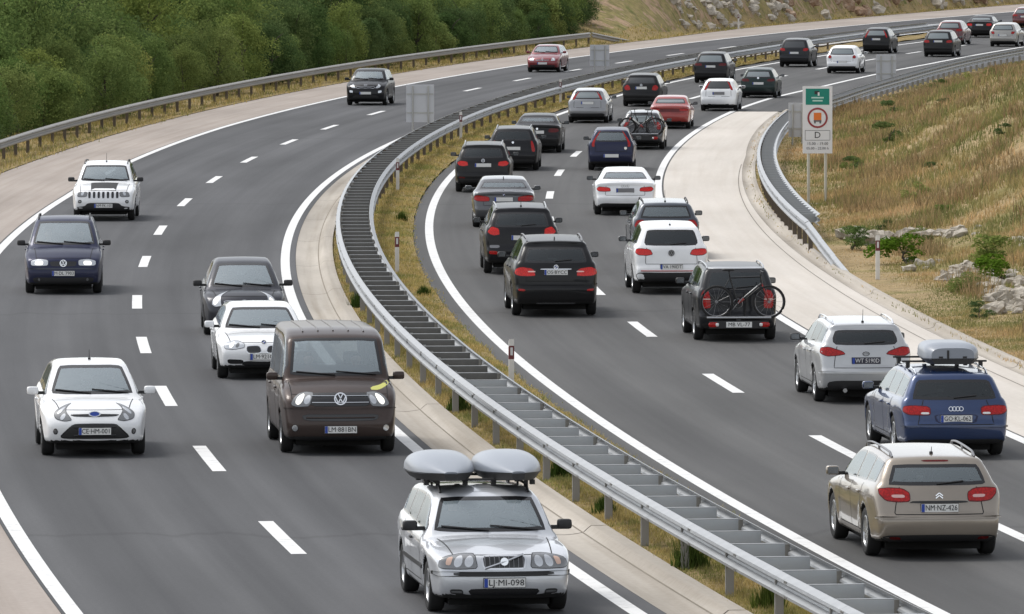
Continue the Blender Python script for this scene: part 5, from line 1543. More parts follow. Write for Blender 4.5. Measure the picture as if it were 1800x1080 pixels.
far_rear('hatchback', 'hatch', (4.4, 1.80, 1.50), 'white', 1483, 129, 'white hatchback with dark lower bumper in front of the grey sign back', [(.62, .82), (.84, .80), (.93, .9), (.85, 1.0), (.68, .96)], RED, .62, V3, None, GLASSG, None, .40, white=True)
far_rear('hatchback', 'hatch', (4.2, 1.76, 1.56), 'black', 1543, 94, 'black tall hatchback with pillar lamps, alone in the inner lane', [(.68, .95), (.82, .93), (.86, 1.15), (.78, 1.42), (.70, 1.42)], RED, .86, V3, None, GLASSG, None, .34)
far_rear('crossover', 'suv', (4.6, 1.85, 1.58), 'black', 1652, 100, 'black crossover in the outer lane near the far right guardrail', tl_low(1.85, .82, 1.0, .52), RED, .92, V3, None, GLASSG, None, .42)
far_rear('hatchback', 'hatch', (4.4, 1.80, 1.55), 'darkred', 1672, 79, 'dark red car hidden behind the black crossover', tl_low(1.8, .85, 1.02), RED, .8, V3, None, GLASSG, None, .34)
far_rear('saloon_car', 'sedan', (4.7, 1.84, 1.46), 'black', 1725, 66, 'black saloon car with bright red tail lights at the top right', tl_low(1.84, .76, .96, .5), REDL, .84, V3, None, GLASSG, None, .34)
far_rear('estate_car', 'wagon', (4.6, 1.79, 1.50), 'greybeige', 1766, 82, 'grey-beige estate car at the right edge of the picture', [(.56, .80), (.80, .78), (.9, .86), (1.0, .95), (.66, .96)], RED, .72, V3, None, GLASSG, None, .36)
far_rear('hatchback', 'hatch', (4.3, 1.76, 1.48), 'darkred', 1803, 49, 'dark red hatchback cut off by the right picture edge', tl_low(1.76, .8, .96), RED, .8, V3, None, GLASSG, None, .34)

# ------------------------------------------------------------------ roof boxes
BOXM = pmat('grey roof box shell', (0.22, 0.245, 0.285), 0.38, coat=0.25, noise=(0.26, 0.285, 0.325), nscale=2)
def roof_box(root, x, y, z, L, W, H, label, blunt):
    """shell lofted along x (front = +x) with a dark tray below"""
    n, m = 22, 20; V = []; F = []
    for i in range(n + 1):
        u = i / n                                            # 0 tail .. 1 nose
        if blunt: w = (1 - .50 * max(0, (u - .35) / .65) ** 2.2) * (1 - .22 * max(0, (.12 - u) / .12) ** 1.5); h = (1 - .55 * max(0, (u - .45) / .55) ** 2) * (1 - .30 * max(0, (.18 - u) / .18) ** 1.5)
        else: w = (1 - .80 * max(0, (u - .35) / .65) ** 2.6) * (1 - .35 * max(0, (.2 - u) / .2) ** 2); h = (1 - .88 * max(0, (u - .25) / .75) ** 2.2) * (1 - .40 * max(0, (.3 - u) / .3) ** 2)
        for k in range(m):
            a = math.pi * k / (m - 1); c0, s0 = math.cos(a), math.sin(a); e = .5 if blunt else .72
            V.append((-L / 2 + L * u, math.copysign(abs(c0) ** e, c0) * W / 2 * w, (abs(s0) ** e) * H * h + .0 + .05 * u * u))
    for i in range(n):
        for k in range(m - 1): F.append((i * m + k, i * m + k + 1, (i + 1) * m + k + 1, (i + 1) * m + k))
    F.append(tuple(range(m))); F.append(tuple(n * m + k for k in range(m))[::-1])
    top = MB(); top.add(V, F)
    R = Matrix.Rotation(root.rotation_euler.z, 4, 'Z')
    loc = Vector(root.location) + R @ (Vector((x, y, z)) * root.scale[0])
    t = empty('roof_box', loc, root.rotation_euler.z); t.scale = root.scale; tag(t, label, 'roof box', 'roof boxes on cars')
    obj('lid', top.mesh('lid', BOXM, sharp=55), t)
    tr = MB(); V2 = []; F2 = []
    for i in range(n + 1):
        w0 = abs(V[i * m][1])
        for yy, zz in ((w0 + .006, .012), (w0 * .82, -.085), (-w0 * .82, -.085), (-w0 - .006, .012)): V2.append((V[i * m][0], yy, zz + .05 * (i / n) ** 2))
    for i in range(n):
        for k in range(3): F2.append((i * 4 + k, (i + 1) * 4 + k, (i + 1) * 4 + k + 1, i * 4 + k + 1))
    F2 += [(0, 1, 2, 3), tuple(4 * n + q for q in (3, 2, 1, 0))]
    tr.add(V2, F2); obj('tray', tr.mesh('tray', PLASTIC, sharp=30), t)
    for sg in (1, -1):
        for xx in (-.45, .45):
            s = MB(); s.box((xx, sg * W * .3, -.10), (.10, .06, .06)); obj('clamp', s.mesh('clamp', PLASTIC), t)
    if blunt:
        s = MB(); s.box((-L / 2 - .004, .08, H * .28), (.012, .035, H * .56)); obj('strap', s.mesh('strap', PLASTIC), t)
        for yy in (-.2, .2): s = MB(); s.box((-L / 2 + .02, yy, .03), (.05, .07, .03)); obj('latch', s.mesh('latch', PLASTIC), t)
    return t
roof_box(volvo, -.60, -.45, 1.60, 2.1, .84, .26, 'grey teardrop roof box nearer the left lanes on the silver estate', False)
roof_box(volvo, -.60, .42, 1.60, 2.1, .84, .26, 'grey teardrop roof box nearer the median on the silver estate', False)
roof_box(audi, -.75, -.06, 1.60, 1.8, .92, .26, 'light grey blunt-ended roof box strapped on the blue estate', True)

# ------------------------------------------------------------------ bicycles and carriers
BK = pmat('black bicycle frame', (.015, .015, .016), .4); BKR = pmat('red bicycle trim', (.28, .03, .025), .4); BKW = pmat('white frame decal', (.6, .6, .58), .4)
def bicycle(loc, rz, label, s=1.0, frame=BK, dark=False):
    t = empty('bicycle', loc, rz); tag(t, label, 'bicycle', 'bicycles on tail carriers'); t.scale = (s, s, s)
    R = .335; A, B = Vector((-.53, 0, R)), Vector((.53, 0, R)); bb = Vector((-.10, 0, .30)); st = Vector((-.26, 0, .82)); hd = Vector((.36, 0, .84)); hb = Vector((.38, 0, .70))
    for p in (A, B):
        w = MB(); pts = [p + Vector((R * .93 * math.cos(a), 0, R * .93 * math.sin(a))) for a in np.linspace(0, 2 * math.pi, 29)]
        w.tube(pts, .027, 6, 0, False); wo = obj('wheel', w.mesh('wheel', RUBBER, smooth=True), t)
        q = MB(); q.tube([p + Vector((R * .86 * math.cos(a), 0, R * .86 * math.sin(a))) for a in np.linspace(0, 2 * math.pi, 25)], .012, 5, 0, False); obj('rim', q.mesh('rim', ALLOYD, smooth=True), wo)
        q = MB()
        for k in range(14):
            a = k * 2 * math.pi / 14; q.tube([p, p + Vector((R * .86 * math.cos(a), 0, R * .86 * math.sin(a)))], .0025, 3)
        q.tube([p + Vector((0, -.04, 0)), p + Vector((0, .04, 0))], .03, 8)
        so = obj('spokes', q.mesh('spokes', ALLOYD), wo); so['kind'] = 'stuff'
    f = MB()
    for a, b, r in ((bb, st, .017), (st, hd, .018), (bb, hb, .026), (bb, A, .011), (st, A, .010), (hd, hb, .022)): f.tube([a, b], r, 8)
    obj('frame', f.mesh('frame', frame, sharp=40), t)
    q = MB(); q.tube([bb.lerp(hb, .3) + Vector((0, .004, 0)), bb.lerp(hb, .85) + Vector((0, .004, 0))], .029, 8); obj('decal', q.mesh('decal', BKW, smooth=True), t)
    q = MB(); q.tube([bb.lerp(hb, .02), bb.lerp(hb, .25)], .028, 8); obj('trim', q.mesh('trim', BKR, smooth=True), t)
    q = MB(); q.tube([hb, hb.lerp(B, .5) , B], [.022, .02, .014], 6); obj('fork', q.mesh('fork', BKR, smooth=True), t)
    q = MB(); superbox(q, st + Vector((-.03, 0, .16)), (.27, .13, .05), .6, 12, 6); q.tube([st, st + Vector((-.02, 0, .15))], .014, 6); obj('saddle', q.mesh('saddle', PLASTIC, smooth=True), t)
    q = MB(); q.tube([hd, hd + Vector((.0, 0, .09))], .015, 6); q.tube([hd + Vector((.03, -.31, .10)), hd + Vector((.05, 0, .09)), hd + Vector((.03, .31, .10))], .013, 6); obj('handlebar', q.mesh('handlebar', PLASTIC, smooth=True), t)
    q = MB(); q.lathe([(.09, -.004), (.10, 0), (.09, .004)], 'y', 16, 0, tuple(bb)); q.tube([bb + Vector((-.1, .05, -.13)), bb + Vector((0, .05, 0)), bb + Vector((0, -.05, 0)), bb + Vector((.1, -.05, .13))], .010, 6)
    obj('crank', q.mesh('crank', ALLOYD), t)
    return t
def on_car(root, x, y, z): return Vector(root.location) + Matrix.Rotation(root.rotation_euler.z, 4, 'Z') @ (Vector((x, y, z)) * root.scale[0])
def carrier(root, car, z, w, label, plate=True):
    t = empty('bicycle_carrier', on_car(root, -car.L / 2 - .22, 0, 0), root.rotation_euler.z); tag(t, label, 'bike carrier')
    for xx in (-.08, .12):
        m = MB(); m.tube([(xx, -w / 2, z), (xx, w / 2, z)], .022, 8); obj('rail', m.mesh('rail', ALLOY if xx < 0 else PLASTIC), t)
    m = MB(); m.box((.10, 0, z - .05), (.42, .07, .05)); m.tube([(.16, -.15, z), (.16, -.15, z + .55), (.16, .15, z + .55), (.16, .15, z)], .016, 6); obj('arm', m.mesh('arm', PLASTIC), t)
    m = MB(); m.box((-.09, 0, z - .14), (.03, w * .92, .15)); obj('lamp_board', m.mesh('lamp_board', PLASTIC), t)
    for sg in (1, -1):
        m = MB(); superbox(m, (-.115, sg * w * .40, z - .14), (.04, .20, .10), .6, 14, 6); lo = obj('lamp', m.mesh('lamp', RED, smooth=True), t)
        m = MB(); superbox(m, (-.125, sg * w * .34, z - .14), (.035, .07, .07), .6, 12, 6); obj('reverse_lamp', m.mesh('reverse_lamp', ICEW, smooth=True), lo)
    if plate:
        m = MB(); m.box((-.112, 0, z - .14), (.012, .52, .112)); po = obj('number_plate', m.mesh('number_plate', PLATEW), t)
        me = text_mesh('MB VL-77', .11, INK)
        l = obj('plate_lettering', me, po); l.location = (-.121, 0, z - .14); l.rotation_euler = (math.radians(90), 0, math.radians(-90))
    return t
carrier(bikecar, BIKECAR, .50, 1.30, 'black bicycle carrier with red lamps behind the charcoal car')
rzb = bikecar.rotation_euler.z
bicycle(on_car(bikecar, -BIKECAR.L / 2 - .20, -.09, .50), rzb - math.pi / 2, 'black and red mountain bike carried behind the charcoal car')
bs, bc = c24
carrier(bs, bc, .55, 1.15, 'dark bicycle carrier behind the grey hatchback', False)
bicycle(on_car(bs, -bc.L / 2 - .15, .0, .55), bs.rotation_euler.z - math.pi / 2, 'dark bicycle nearer the tailgate of the grey hatchback', .92)
bicycle(on_car(bs, -bc.L / 2 - .30, .04, .55), bs.rotation_euler.z + math.pi / 2, 'dark bicycle on the outside of the grey hatchback carrier', .9)

# ------------------------------------------------------------------ guardrails
def wbeam(length, z0=.44, h=.31):
    """W profile facing -y, running along x"""
    pr = [(0, 0), (-.012, .010), (-.088, .045), (-.096, .085), (-.012, .128), (-.002, .155), (-.012, .182), (-.096, .225), (-.088, .265), (-.012, .300), (0, .31)]
    m = MB(); V = []; F = []
    for x in (-length / 2, length / 2):
        for y, z in pr: V.append((x, y, z0 + z))
        for y, z in pr: V.append((x, y + .012, z0 + z))
    k = len(pr)
    for j in range(k - 1):
        F.append((j, j + 1, 2 * k + j + 1, 2 * k + j)); F.append((k + j, 3 * k + j, 3 * k + j + 1, k + j + 1))
    for o in (0, 2 * k): F += [(o + j, o + k + j, o + k + j + 1, o + j + 1) for j in range(k - 1)]
    F += [(0, 2 * k, 3 * k, k), (k - 1, 2 * k - 1, 4 * k - 1, 3 * k - 1)]
    m.add(V, F)
    return m
def bolts(m, length):
    for x in (-length / 2 + .12, -length / 2 + .22):
        for z in (.50, .69): m.box((x, -.098, z), (.03, .014, .03), 1)
def c_post(h, m=None):
    m = m or MB()
    for c, d in (((0, .0, h / 2), (.008, .10, h)), ((.03, .05, h / 2), (.06, .008, h)), ((.03, -.05, h / 2), (.06, .008, h))): m.box(c, d)
    return m
STEP = 4.0
bm = wbeam(STEP - .008); bolts(bm, STEP)
BEAM = bm.mesh('beam', [M['galv'], M['galv_old']], sharp=35)
BEAMO = bm.mesh('beam', [M['galv_old'], M['galv']], sharp=35)
POST = c_post(.72).mesh('post', M['galv_old']); POSTR = c_post(.72).mesh('post', M['post_rust'])
def spacer_mesh(w, mat, h=.22):
    m = MB(); m.box((0, 0, .62), (.008, w, h), 0); m.box((.03, 0, .62 + h / 2), (.07, w, .008), 1); m.box((.03, 0, .62 - h / 2), (.07, w, .008), 0)  # top flange in galvanised tone: lit edge painted onto the dark plates
    m.box((-.008, w * .30, .62), (.012, .05, .05), 1); m.box((-.008, w * .22, .60), (.012, .03, .03), 1)
    return m.mesh('spacer', [mat, M['galv']])
SP_PALE = spacer_mesh(.70, pmat('pale galvanised plate', (.50, .53, .56), .5, .35, noise=(.40, .43, .46), nscale=3)); SP_DARK = spacer_mesh(.70, M['galv_dark']); SP_R = spacer_mesh(.40, M['galv'])
def walk(df, za, zb, step):
    """stations along an offset line at equal chord steps: yields centre point, angle, Z"""
    Z = za; p = P(Z, df(Z))
    while Z < zb:
        lo, hi = Z, Z + step * 2
        for _ in range(30):
            mid = (lo + hi) / 2
            if (P(mid, df(mid)) - p).length < step: lo = mid
            else: hi = mid
        q = P(lo, df(lo)); d = q - p
        yield (p + q) / 2, math.atan2(d.y, d.x), (Z + lo) / 2, p
        p, Z = q, lo
def rail(root, df, za, zb, flip, bmesh_, h=0.0):
    for c0, an, Z, p in walk(df, za, zb, STEP):
        o = obj('beam', bmesh_, root, c0 + Vector((0, 0, h)), an + (math.pi if flip else 0))
        o.rotation_euler.x = 0
mr = empty('median_barrier'); tag(mr, 'double-sided steel ladder barrier along the grassy median', 'guardrail')
# beams bulge towards the traffic; centre lines keep 0.40 m from the axis
mdl = pw((60, -.38), (140, -.36), (240, -.30), (300, -.2), (620, -.1)); mdr = pw((60, .40), (240, .46), (300, .55), (350, .9), (400, 1.2), (620, 1.6))
rail(mr, mdl, 78, 480, True, BEAM); rail(mr, mdr, 78, 480, False, BEAM)
mdm = lambda Z: (mdl(Z) + mdr(Z)) / 2
i = 0
for c0, an, Z, p in walk(mdm, 78, 440, 2.0):
    sc = (mdr(Z) - mdl(Z)) / .78
    o = obj('spacer', SP_PALE if Z < 137 else SP_DARK, mr, c0, an); o.scale = (1, sc, 1)  # paler plates at the near end, darker ones beyond
    if i % 2 == 0:
        for dd in (mdl, mdr):
            q = P(Z, dd(Z) * .93 if abs(dd(Z)) > .25 else dd(Z)); obj('post', POST if Z < 230 else POSTR, mr, q, an)
    i += 1
lr = empty('guardrail'); tag(lr, 'long steel guardrail on brown posts in front of the wood', 'guardrail')
dLR = pw((200, -13.2), (320, -13.5), (380, -13.9), (456, -14.2))
rail(lr, dLR, 205, 448, False, BEAMO)
m = wbeam(STEP - .01); ENDL = m.mesh('beam', M['galv_old'], sharp=35); ENDR = m.mesh('beam', M['galv'], sharp=35)
for c0, an, Z, p in walk(dLR, 205, 452, STEP):
    pm = obj('post', POSTR, lr, p + Vector((-.06, 0, 0)), an)
for k, (c0, an, Z, p) in enumerate(walk(dLR, 449.2, 460, STEP)):
    o = obj('beam', ENDL, lr, c0 + Vector((0, 0, -.11 - .22 * k)), an); o.rotation_euler = (0, math.atan(.22 / 4.0), an)
rr = empty('guardrail'); tag(rr, 'double steel guardrail curving round the right edge past the route sign', 'guardrail')
rail(rr, dRR, 199, 430, True, BEAM, 0.05)
dRB = lambda Z: dRR(Z) + .50
rail(rr, dRB, 203, 430, True, BEAM, 0.05)
for c0, an, Z, p in walk(lambda Z: dRR(Z) + .25, 203, 428, 1.33):
    obj('spacer', SP_R, rr, c0 + Vector((0, 0, .05)), an)
for c0, an, Z, p in walk(dRR, 199, 428, 2.66):
    obj('post', POSTR if Z < 300 else POST, rr, p + Vector((.05, 0, .02)), an)
# end terminal dropping into the ground
for k, z in enumerate((197.0, 193.0, 189.0)):
    dd = 11.44 + .05 * k; q = P(z, dd, .05 - .13 - .24 * k)
    a = P(z - 2, dd + .03); b = P(z + 2, dd - .03); an = math.atan2(b.y - a.y, b.x - a.x)
    o = obj('beam', ENDR, rr, q, an); o.rotation_euler = (0, math.atan(.24 / 4.0), an + math.pi)

# ------------------------------------------------------------------ marker posts and signs
POSTW = pmat('white marker post', (.72, .71, .68), .5, noise=(.60, .58, .54), nscale=6); BAND = pmat('dark red band', (.13, .02, .024), .4); REFW = pmat('reflector', (.6, .6, .6), .2)
def marker_mesh():
    m = MB(); pr = [(-.045, -.03), (.045, -.03), (.05, .02), (0, .05), (-.05, .02)]
    def prism(z0, z1, s, mi, slope=0.0):
        V = [(x * s, y * s, z0) for x, y in pr] + [(x * s, y * s, z1 - (slope if y > 0 else 0)) for x, y in pr]; n = 5
        m.add(V, [(k, (k + 1) % n, n + (k + 1) % n, n + k) for k in range(n)] + [tuple(range(n))[::-1], tuple(range(n, 2 * n))], mi)
    prism(0, 1.02, 1, 0, .06)
    b = MB(); b.V = []; m2 = m; m = b
    V = [(x * 1.06, y * 1.06, .66) for x, y in pr] + [(x * 1.06, y * 1.06, .90 - (.02 if y > 0 else 0)) for x, y in pr]
    b.add(V, [(k, (k + 1) % 5, 5 + (k + 1) % 5, 5 + k) for k in range(5)] + [tuple(range(5))[::-1], tuple(range(5, 10))])
    r = MB(); r.box((0, -.036, .80), (.045, .008, .14))
    return m2.mesh('post', POSTW), b.mesh('band', BAND), r.mesh('reflector', REFW)
MPOST, MBAND, MREF = marker_mesh()
def marker(px, py, label, h=0.04):
    p = pix(px, py); p.z = h
    t = empty('marker_post', p, heading(p.y)); tag(t, label, 'marker post', 'white roadside marker posts')
    obj('post', MPOST, t); b = obj('band', MBAND, t); obj('reflector', MREF, b)
marker(698, 487, 'white marker post with dark band in the median level with the barrier bend')
marker(699, 341, 'white marker post in the median just above the dark green weed tuft')
marker(810, 249, 'white marker post in the median beside the black crossover')
marker(899, 700, 'white marker post with dark red band, nearest one in the median')
marker(1543, 499, 'white marker post on the right bank past the guardrail end', .1)
marker(985, 184, 'white marker post in the median behind the silver hatchback')
marker(1052, 117, 'small white marker post on the far median barrier')
marker(1298, 52, 'small white marker post below the far rock face')
SIGNBACK = pmat('grey sign back', (.52, .53, .55), .5, .1, noise=(.47, .48, .50), nscale=2); POLE = pmat('galvanised pole', (.42, .42, .40), .5, .5)
SIGNBACK2 = SIGNBACK
def sign_back(x0, x1, ytop, ybot, ybase, label, h=0.0, split=.5, yfoot=None):
    p = pix((x0 + x1) / 2, ybase, h); k = 14000.0 / p.y
    w = (x1 - x0) / k; zt = CAM_H - (ytop + 207) / k; zb = CAM_H - (ybot + 207) / k
    t = empty('road_sign', p, 0); tag(t, label, 'road sign', 'grey backs of road signs')
    m = MB(); m.box((0, 0, (zt + zb) / 2 - h), (w, .03, zt - zb)); pn = obj('panel', m.mesh('panel', SIGNBACK), t)
    for zz in (.25, .75):
        q = MB(); q.box((0, -.03, zb + (zt - zb) * zz - h), (w * .96, .03, .05)); obj('rail', q.mesh('rail', POLE), pn)
    for s in (-.22, .24):
        q = MB(); q.tube([(s * w * 1.2, -.06, 0), (s * w * 1.2, -.06, zt - h - .05)], .03, 8); obj('pole', q.mesh('pole', POLE), t)
sign_back(714, 763, 149, 215, 236, 'grey back of a road sign on two poles over the median barrier')
sign_back(1037, 1071, 79, 116, 131, 'small grey back of a road sign at the far median')
sign_back(1540, 1575, 96, 141, 163, 'grey back of a road sign by the far right guardrail')
sign_back(1386, 1416, 181, 241, 262, 'grey back of a road sign just behind the route sign')

SW = pmat('sign white', (.72, .72, .72), .4); SG = pmat('sign green', (.0, .21, .155), .4); SR = pmat('sign red ring', (.28, .03, .035), .4); SO = pmat('sign orange', (.72, .17, .02), .4); SK = pmat('sign black', (.02, .02, .022), .4); SGR = pmat('sign lettering grey', (.12, .12, .13), .5); SFR = pmat('sign pale green text', (.45, .66, .58), .4)
def route_sign():
    p = pix(1437, 360, .1); k = 14000.0 / p.y
    t = empty('route_sign', p, math.radians(2)); tag(t, 'tall white route sign with green panel and orange lorry in a red ring', 'road sign')
    zt = CAM_H - (152 + 207) / k - p.z; zb = CAM_H - (270 + 207) / k - p.z; w = 52 / k; H = zt - zb; mid = (zt + zb) / 2
    m = MB(); m.box((0, 0, mid), (w, .04, H)); pn = obj('panel', m.mesh('panel', SW), t)
    def add(name, mb, mat): return obj(name, mb.mesh(name, mat), pn)
    Y = -.022
    q = MB(); q.box((0, Y, zt - H * .155), (w * .80, .006, H * .24)); add('green_panel', q, SG)
    for dz, ww in ((.17, .42), (.215, .34)):
        q = MB(); q.box((0, Y - .004, zt - H * dz), (w * ww, .004, H * .022)); add('text_line', q, SFR)
    q = MB(); q.box((-.02, Y - .004, zt - H * .095), (w * .16, .004, H * .05)); add('pictogram', q, SK)
    q = MB(); q.box((.03, Y - .005, zt - H * .115), (w * .06, .004, H * .05)); add('pictogram', q, SW)
    cz = zt - H * .47; r = w * .345
    q = MB(); n = 32; V = []; F = []
    for i in range(n):
        a = 2 * math.pi * i / n
        for rad, yy in ((r * .82, Y), (r * .82, Y - .008), (r, Y - .008), (r, Y)): V.append((rad * math.cos(a), yy, cz + rad * math.sin(a)))
    for i in range(n):
        j = (i + 1) % n
        for s in range(3): F.append((i * 4 + s, j * 4 + s, j * 4 + s + 1, i * 4 + s + 1))
    q.add(V, F); add('red_ring', q, SR)
    q = MB(); q.box((0, Y - .002, cz + r * .14), (r * .74, .008, r * .72)); lo = add('lorry', q, SO)
    q = MB(); q.box((0, Y - .004, cz - r * .30), (r * .74, .008, r * .16)); q.box((-r * .26, Y - .004, cz - r * .44), (r * .16, .008, r * .2)); q.box((r * .26, Y - .004, cz - r * .44), (r * .16, .008, r * .2)); add('lorry_axle', q, SGR)
    # box frame and D
    bz = zt - H * .73; bw, bh = w * .84, H * .145
    for c0, d in (((0, Y, bz + bh / 2), (bw, .006, .012)), ((0, Y, bz - bh / 2), (bw, .006, .012)), ((bw / 2, Y, bz), (.012, .006, bh)), ((-bw / 2, Y, bz), (.012, .006, bh))):
        q = MB(); q.box(c0, d); add('frame_line', q, SGR)
    def txt(s, z, size, mat):
        o = obj('lettering', text_mesh(s, size, mat, .002), pn); o.location = (0, Y - .002, z); o.rotation_euler = (math.radians(90), 0, 0)
    txt('D', bz, H * .135, SK); txt('15.00 - 19.00', zt - H * .855, H * .060, SGR); txt('05.00 - 22.00 h', zt - H * .925, H * .055, SGR)
    for s in (-.30, .28):
        q = MB(); q.tube([(s * w, .05, -.1), (s * w, .05, zt - .05)], .045, 10); obj('pole', q.mesh('pole', pmat('cream pole', (.52, .50, .42), .5)), t)
    q = MB(); q.box((0, .05, -.02), (w * .95, .35, .10)); obj('footing', q.mesh('footing', M['gutter']), t)
route_sign()

# ------------------------------------------------------------------ grass, weeds, rocks, shrubs, trees
from mathutils import noise as mnoise
def blades_mesh(name, base, hgt, wid, per, lean, mat, spread=.05, seed=1, tri=True):
    """base (n,3) tuft roots; per blades each; one triangle a blade"""
    r = np.random.default_rng(seed); n = len(base)
    b = np.repeat(base, per, 0); h = np.repeat(hgt, per) * r.uniform(.45, 1.1, n * per); w = np.repeat(wid, per)
    b = b + np.c_[r.normal(0, 1, n * per), r.normal(0, 1, n * per), np.zeros(n * per)] * np.repeat(np.atleast_1d(spread) if np.ndim(spread) else np.full(n, spread), per)[:, None]
    an = r.uniform(0, 2 * math.pi, n * per); ln = r.uniform(.1, lean, n * per) * h
    side = np.c_[-np.sin(an), np.cos(an), np.zeros(n * per)] * (w / 2)[:, None]
    # blades face a random way but keep some width towards the road's length
    tip = b + np.c_[np.cos(an) * ln, np.sin(an) * ln, h]
    V = np.empty((n * per * 3, 3)); V[0::3] = b - side; V[1::3] = b + side; V[2::3] = tip
    F = np.arange(n * per * 3).reshape(-1, 3)
    return mesh_np(name, V, F, mat)
def P_np(Z, d):
    t = (Z - 250) / 100; c = CP[0] + t * (CP[1] + t * (CP[2] + t * CP[3])); s = (CP[1] + t * (2 * CP[2] + t * 3 * CP[3])) / 100; n = np.sqrt(1 + s * s)
    return np.c_[c + d / n, Z - d * s / n]
def sampleZ(n, a, b, p=1.6):
    u = rng.uniform(0, 1, n); e = 1 - p
    return (a ** e + u * (b ** e - a ** e)) ** (1 / e)
def clear_of_rocks(p):
    """bare stony places on the bank where grass and scrub stay thin"""
    x = 900 + 14000 * p[:, 0] / p[:, 1]; y = -207 + 14000 * (CAM_H - p[:, 2]) / p[:, 1]
    bare = ((x > 1730) & (y > 470) & (y < 575)) | ((x > 1483) & (x < 1728) & (y > 405) & (y < 438)) | ((x > 1645) & (x < 1725) & (y > 468) & (y < 502))
    return ~bare
GRASS_DRY = blade_mat('dry verge grass', [(.30, (0.503, 0.381, 0.180)), (.46, (0.438, 0.347, 0.148)), (.58, (0.267, 0.263, 0.099)), (.72, (0.176, 0.213, 0.073)), (.85, (0.404, 0.323, 0.150))], .55, .3, False)
GRASS_BANK = blade_mat('bank grass', [(.28, (0.662, 0.452, 0.293)), (.40, (0.500, 0.357, 0.196)), (.50, (0.279, 0.261, 0.114)), (.58, (0.169, 0.195, 0.078)), (.68, (0.446, 0.337, 0.176)), (.82, (0.625, 0.417, 0.299))], .16, .3, False)
WEED = blade_mat('green weed', [(.3, (0.054, 0.090, 0.026)), (.7, (0.108, 0.156, 0.042))], 1.5, .25, True)
# median
n = 44000; Zs = sampleZ(n, 86, 420); ds = rng.uniform(-.50, 1.58, n)
hz = np.array([hmed((d + .5) / 2.075, d, z) for z, d in zip(Zs, ds)])
edge = np.minimum(np.minimum(ds + .55, 1.62 - ds), .35) / .35
pat = np.array([mnoise.noise(Vector((z * .35, d * 1.1, 3.0))) for z, d in zip(Zs, ds)])
hg = (.085 + .07 * np.clip(pat + .3, 0, 1)) * (0.45 + .55 * edge)
me = blades_mesh('median_grass', np.c_[P_np(Zs, ds), hz - .01], hg, .011 * (Zs / 100) ** .8, 4, 1.2, GRASS_DRY, .05, 3)
tag(obj('median_grass', me), 'dry yellow-green grass covering the median strip', 'grass', kind='stuff')
# left verge
n = 9000; Zs = sampleZ(n, 215, 640, 1.3); e = rng.uniform(0.0, 3.8, n)
dd = np.array([dSL(z) for z in Zs]) - e; hz = np.array([hleft(0, d, z) for z, d in zip(Zs, dd)])
me = blades_mesh('verge_grass', np.c_[P_np(Zs, dd), hz - .02], rng.uniform(.10, .28, n), .028 * (Zs / 250), 4, .9, GRASS_DRY, .10, 4)
tag(obj('verge_grass', me), 'dry grass strip under the left guardrail', 'grass', kind='stuff')
# right bank
n = 46000; Zs = sampleZ(n, 118, 470, 1.5); ee = rng.uniform(0, 1, n) ** 1.35
lo = np.array([(dKR(z) + .08) if z < 323 else dRR(z) - .25 for z in Zs]); hiX = 900 * Zs / 14000 + 1.5
cx = np.array([cen(z) for z in Zs]); hi = np.maximum(hiX - cx, lo + 1)
dd = lo + (hi - lo) * ee; hz = np.array([hr(z, d) for z, d in zip(Zs, dd)])
pat = np.array([mnoise.fractal(Vector((z * .09, d * .22, 1.0)), 1.0, 2.0, 3) for z, d in zip(Zs, dd)])
grow = np.clip((dd - lo) / 2.5, .25, 1) * np.where(clear_of_rocks(np.c_[P_np(Zs, dd), hz]), 1, .4)
hg = (.16 + .22 * np.clip(pat + .5, 0, 1.2)) * grow
me = blades_mesh('bank_grass', np.c_[P_np(Zs, dd), hz - .03], hg, .022 * (Zs / 150), 5, .8, GRASS_BANK, .14, 5)
tag(obj('bank_grass', me), 'tall dry grass on the bank right of the road', 'grass', kind='stuff')

# brown scrub standing above the bank grass
SCRUB = blade_mat('brown scrub', [(.3, (.26, .18, .10)), (.5, (.34, .25, .15)), (.7, (.20, .19, .09))], .5, .3, False)
n = 4200; Zs = sampleZ(n, 150, 440, 1.5); ee = rng.uniform(.1, 1, n) ** 1.2
lo = np.array([(dKR(z) + 1.6) if z < 323 else dRR(z) + 1.0 for z in Zs]); cx = np.array([cen(z) for z in Zs]); hi = np.maximum(900 * Zs / 14000 + 1.5 - cx, lo + 1)
dd = lo + (hi - lo) * ee; pat = np.array([mnoise.noise(Vector((z * .12, d * .35, 9.0))) for z, d in zip(Zs, dd)]); ok = (pat > .0) & clear_of_rocks(np.c_[P_np(Zs, dd), np.array([hr(z, d) for z, d in zip(Zs, dd)])])
Zs, dd = Zs[ok], dd[ok]; hz = np.array([hr(z, d) for z, d in zip(Zs, dd)])
me = blades_mesh('bank_scrub', np.c_[P_np(Zs, dd), hz - .03], rng.uniform(.28, .62, len(Zs)), .03 * (Zs / 170), 14, .75, SCRUB, .20, 8)
tag(obj('bank_scrub', me), 'brown dry scrub standing in patches on the right bank', 'scrub', kind='stuff')

